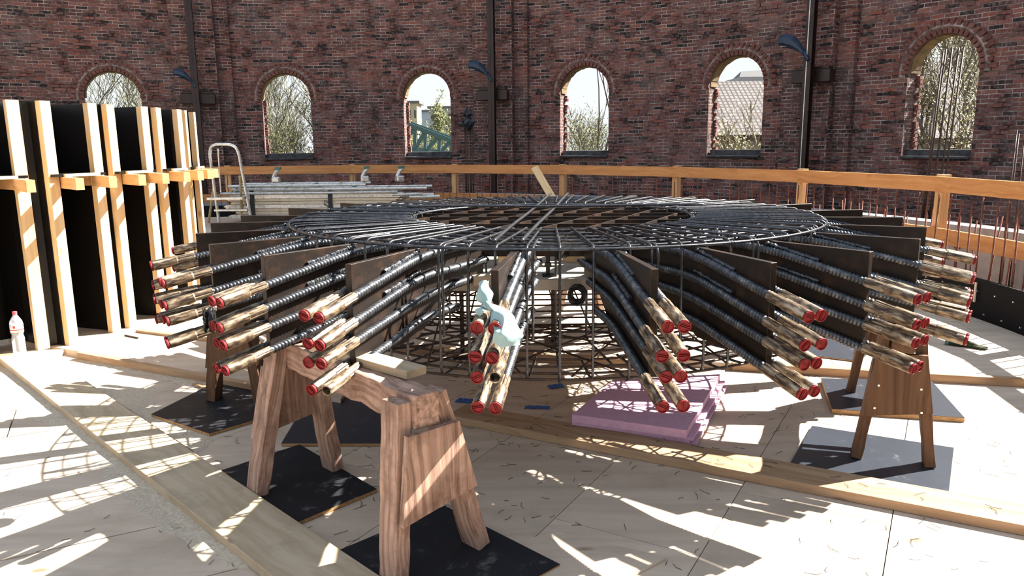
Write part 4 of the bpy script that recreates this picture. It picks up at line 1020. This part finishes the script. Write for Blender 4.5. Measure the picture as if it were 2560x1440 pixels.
for i,(u,y,h) in enumerate(((1475,24,12),(1505,25,11),(1430,28,9))): tree('tall thin bare tree in the fourth window, '+['the straight one in the middle','the right one','the left shorter one'][i],at(u,y),y,h,2,M_bark,spread=.35,depth=4,r0=.06)
tree('yellow-green bush at the bottom of the fifth window',at(1880,21.5),21.5,6.6,5,M_barkl,leaf=M_leafy,lp_=2,depth=3,lsz=.035,spread=.4,name='leafy_tree')
for i,(u,y,h) in enumerate(((2385,19,10),(2330,20,7),(2425,20.5,8))): tree(['tall yellow blossoming tree in the right window','low yellow-green tree left in the right window','bare-topped tree at the right of the right window'][i],at(u,y),y,h,4,M_bark,leaf=M_leafy if i<2 else M_leaf,lp_=4 if i==0 else 2,depth=4,lsz=.03,name='leafy_tree',spread=.42)
for i,(u,y,h) in enumerate(((1040,60,6.6),(1075,66,6.6),(1110,62,7.2))): tree('distant olive tree above the green bridge, '+nth[i]+' from the left',at(u,y),y,h,4,M_barkl,leaf=M_leaf,lp_=3,depth=3,lsz=.12,name='leafy_tree',tl=.03,r0=.15)
# tiled roof building behind the fifth and sixth window
def roofplane(name,parent,P,m,uvs=None,th=.2):
    P=[Vector(p) for p in P]; n=(P[1]-P[0]).cross(P[3]-P[0]).normalized()*-th
    me=bpy.data.meshes.new(name); me.from_pydata([tuple(p) for p in P]+[tuple(p+n) for p in P],[],[(0,1,2,3),(7,6,5,4),(0,4,5,1),(1,5,6,2),(2,6,7,3),(3,7,4,0)])
    l=me.uv_layers.new(name='UVMap'); w=(P[1]-P[0]).length; h=(P[3]-P[0]).length
    for i,u in enumerate([(0,0),(w,0),(w,h),(0,h)]): l.data[i].uv=u
    me.materials.append(m); return link(name,me,parent)
def roofhouse(label,u0,u1,y,zl,zt,mt):
    x0,x1=at(u0,y),at(u1,y); r=thing('tiled_house',label,'house',((x0+x1)/2,y,-2)); c=r.location
    sk=-.0
    roofplane('roof',r,[(x0-c.x,0,zl+2),(x1-c.x,0,zl+2),(x1-c.x,3.2,zt+2),(x0-c.x,3.2,zt+2)],mt)
    MB().box((0,3,(zl+2)/2),((x1-x0)*.94,5.2,zl+2)).build('house_wall',M_hgrey,r); return r
roofhouse('house with a big tiled roof seen through the fifth window',1765,1990,23,1.75,3.55,M_tile)
roofhouse('house with a tiled roof seen through the right window behind the yellow tree',2250,2500,21,1.6,3.9,M_tile)
hb=thing('slate_house','dark slate roofed house rising above the tiled roof in the fifth window','house',(at(1905,34),34,-2))
MB().box((0,0,3.2),(3.4,3,6)).build('house_wall',M_hgrey,hb)
MB().add([(-1.9,-1.7,5.6),(1.9,-1.7,5.6),(1.9,1.7,5.6),(-1.9,1.7,5.6),(-1.2,0,6.55),(1.9,0,6.75)],[(3,2,1,0),(0,1,5,4),(2,3,4,5),(0,4,3),(1,2,5)]).build('roof',M_slate,hb)
tw_=thing('stone_tower','grey stone tower behind the yellow tree in the right window','tower',(at(2372,27),27,-2))
MB().box((0,0,4.1),(.85,1.4,8.3)).build('tower_shaft',M_house,tw_); MB().box((0,0,8.3),(.95,1.5,.15)).build('cornice',M_hgrey,tw_)
# third window view
def house(label,u0,u1,v,y,m,rows=0,cat='building',name='building'):
    x0,x1=at(u0,y),at(u1,y); t=D((u0+u1)/2,v,y).z; r=thing(name,label,cat,((x0+x1)/2,y,-2)); MB().box((0,2,(t+2)/2),(x1-x0,4,t+2)).build('wall',m,r)
    MB().box((0,2,t+2+.1),(x1-x0+.6,4.6,.25)).build('roof',M_slate,r)
    nw=rows
    for i in range(nw): 
        MB().box(((x1-x0)*(-.36+.72*i/max(1,nw-1)),-.03,t+2-1.1),((x1-x0)*.11,.08,.8)).build('window',M_win,r)
        MB().box(((x1-x0)*(-.36+.72*i/max(1,nw-1)),-.03,t+2-3.0),((x1-x0)*.11,.08,.8)).build('window',M_win,r)
    return r
house('pale towered building at the left of the third window',1018,1053,258,80,M_house,3,name='tower_building')
house('blue grey warehouse in the middle of the third window',1050,1092,279,110,M_hblue)
house('dark grey block at the right of the third window',1085,1140,270,95,M_hgrey,2)
# bridge
BY=38
br=thing('steel_bridge','green steel truss bridge crossing low in the third window','bridge',(at(1075,BY),BY,-2)); o=br.location
def bm_(u0,v0,u1,v1,w,name,dy=0): 
    p=D(u0,v0,BY+dy);q=D(u1,v1,BY+dy); beam(name,p,q,w,w,M_bridge,br,bevel=0)
for dy in (0,1.6):
    f=-5 if dy else 0
    bm_(1000,304+f,1150,360+f,.22,'top_chord',dy); bm_(985,372+f,1150,392+f,.22,'bottom_chord',dy)
    us=[1005,1037,1063,1098,1128]
    for i,u in enumerate(us):
        vt=304+(u-1000)*.373+f; vb=374+(u-985)*.12+f; bm_(u,vt,u,vb,.15,'truss_post',dy)
        if i<len(us)-1: u2=us[i+1]; bm_(u,vb,u2,304+(u2-1000)*.373+f,.13,'truss_diagonal',dy)

for u in (1000,1140):
    p=D(u,385,BY+.8); MB().box((p.x-o.x,p.y-o.y,(p.z+2)/2),(.5,.5,p.z+2)).build('bridge_pier',M_conc,br)
# nails in the right trestle's end board, red paint on the near trestle's back leg
t3=bpy.data.objects['trestle.002']
g=[c for c in t3.children if c.name.startswith('gusset')]
for c in g:
    zz=max(v.co.z for v in c.data.vertices); lo=min(v.co.x for v in c.data.vertices); hi=max(v.co.x for v in c.data.vertices)
    mb=MB()
    for (fx,fy) in ((.15,-.1),(.15,.1),(.5,-.09),(.5,.09),(.85,-.06),(.85,.06)):
        for sg in (-1,1): mb.box((lo+(hi-lo)*fx,fy,sg*(zz+.001)),(.009,.009,.003))
    mb.build('nail_heads',M_alu,c)
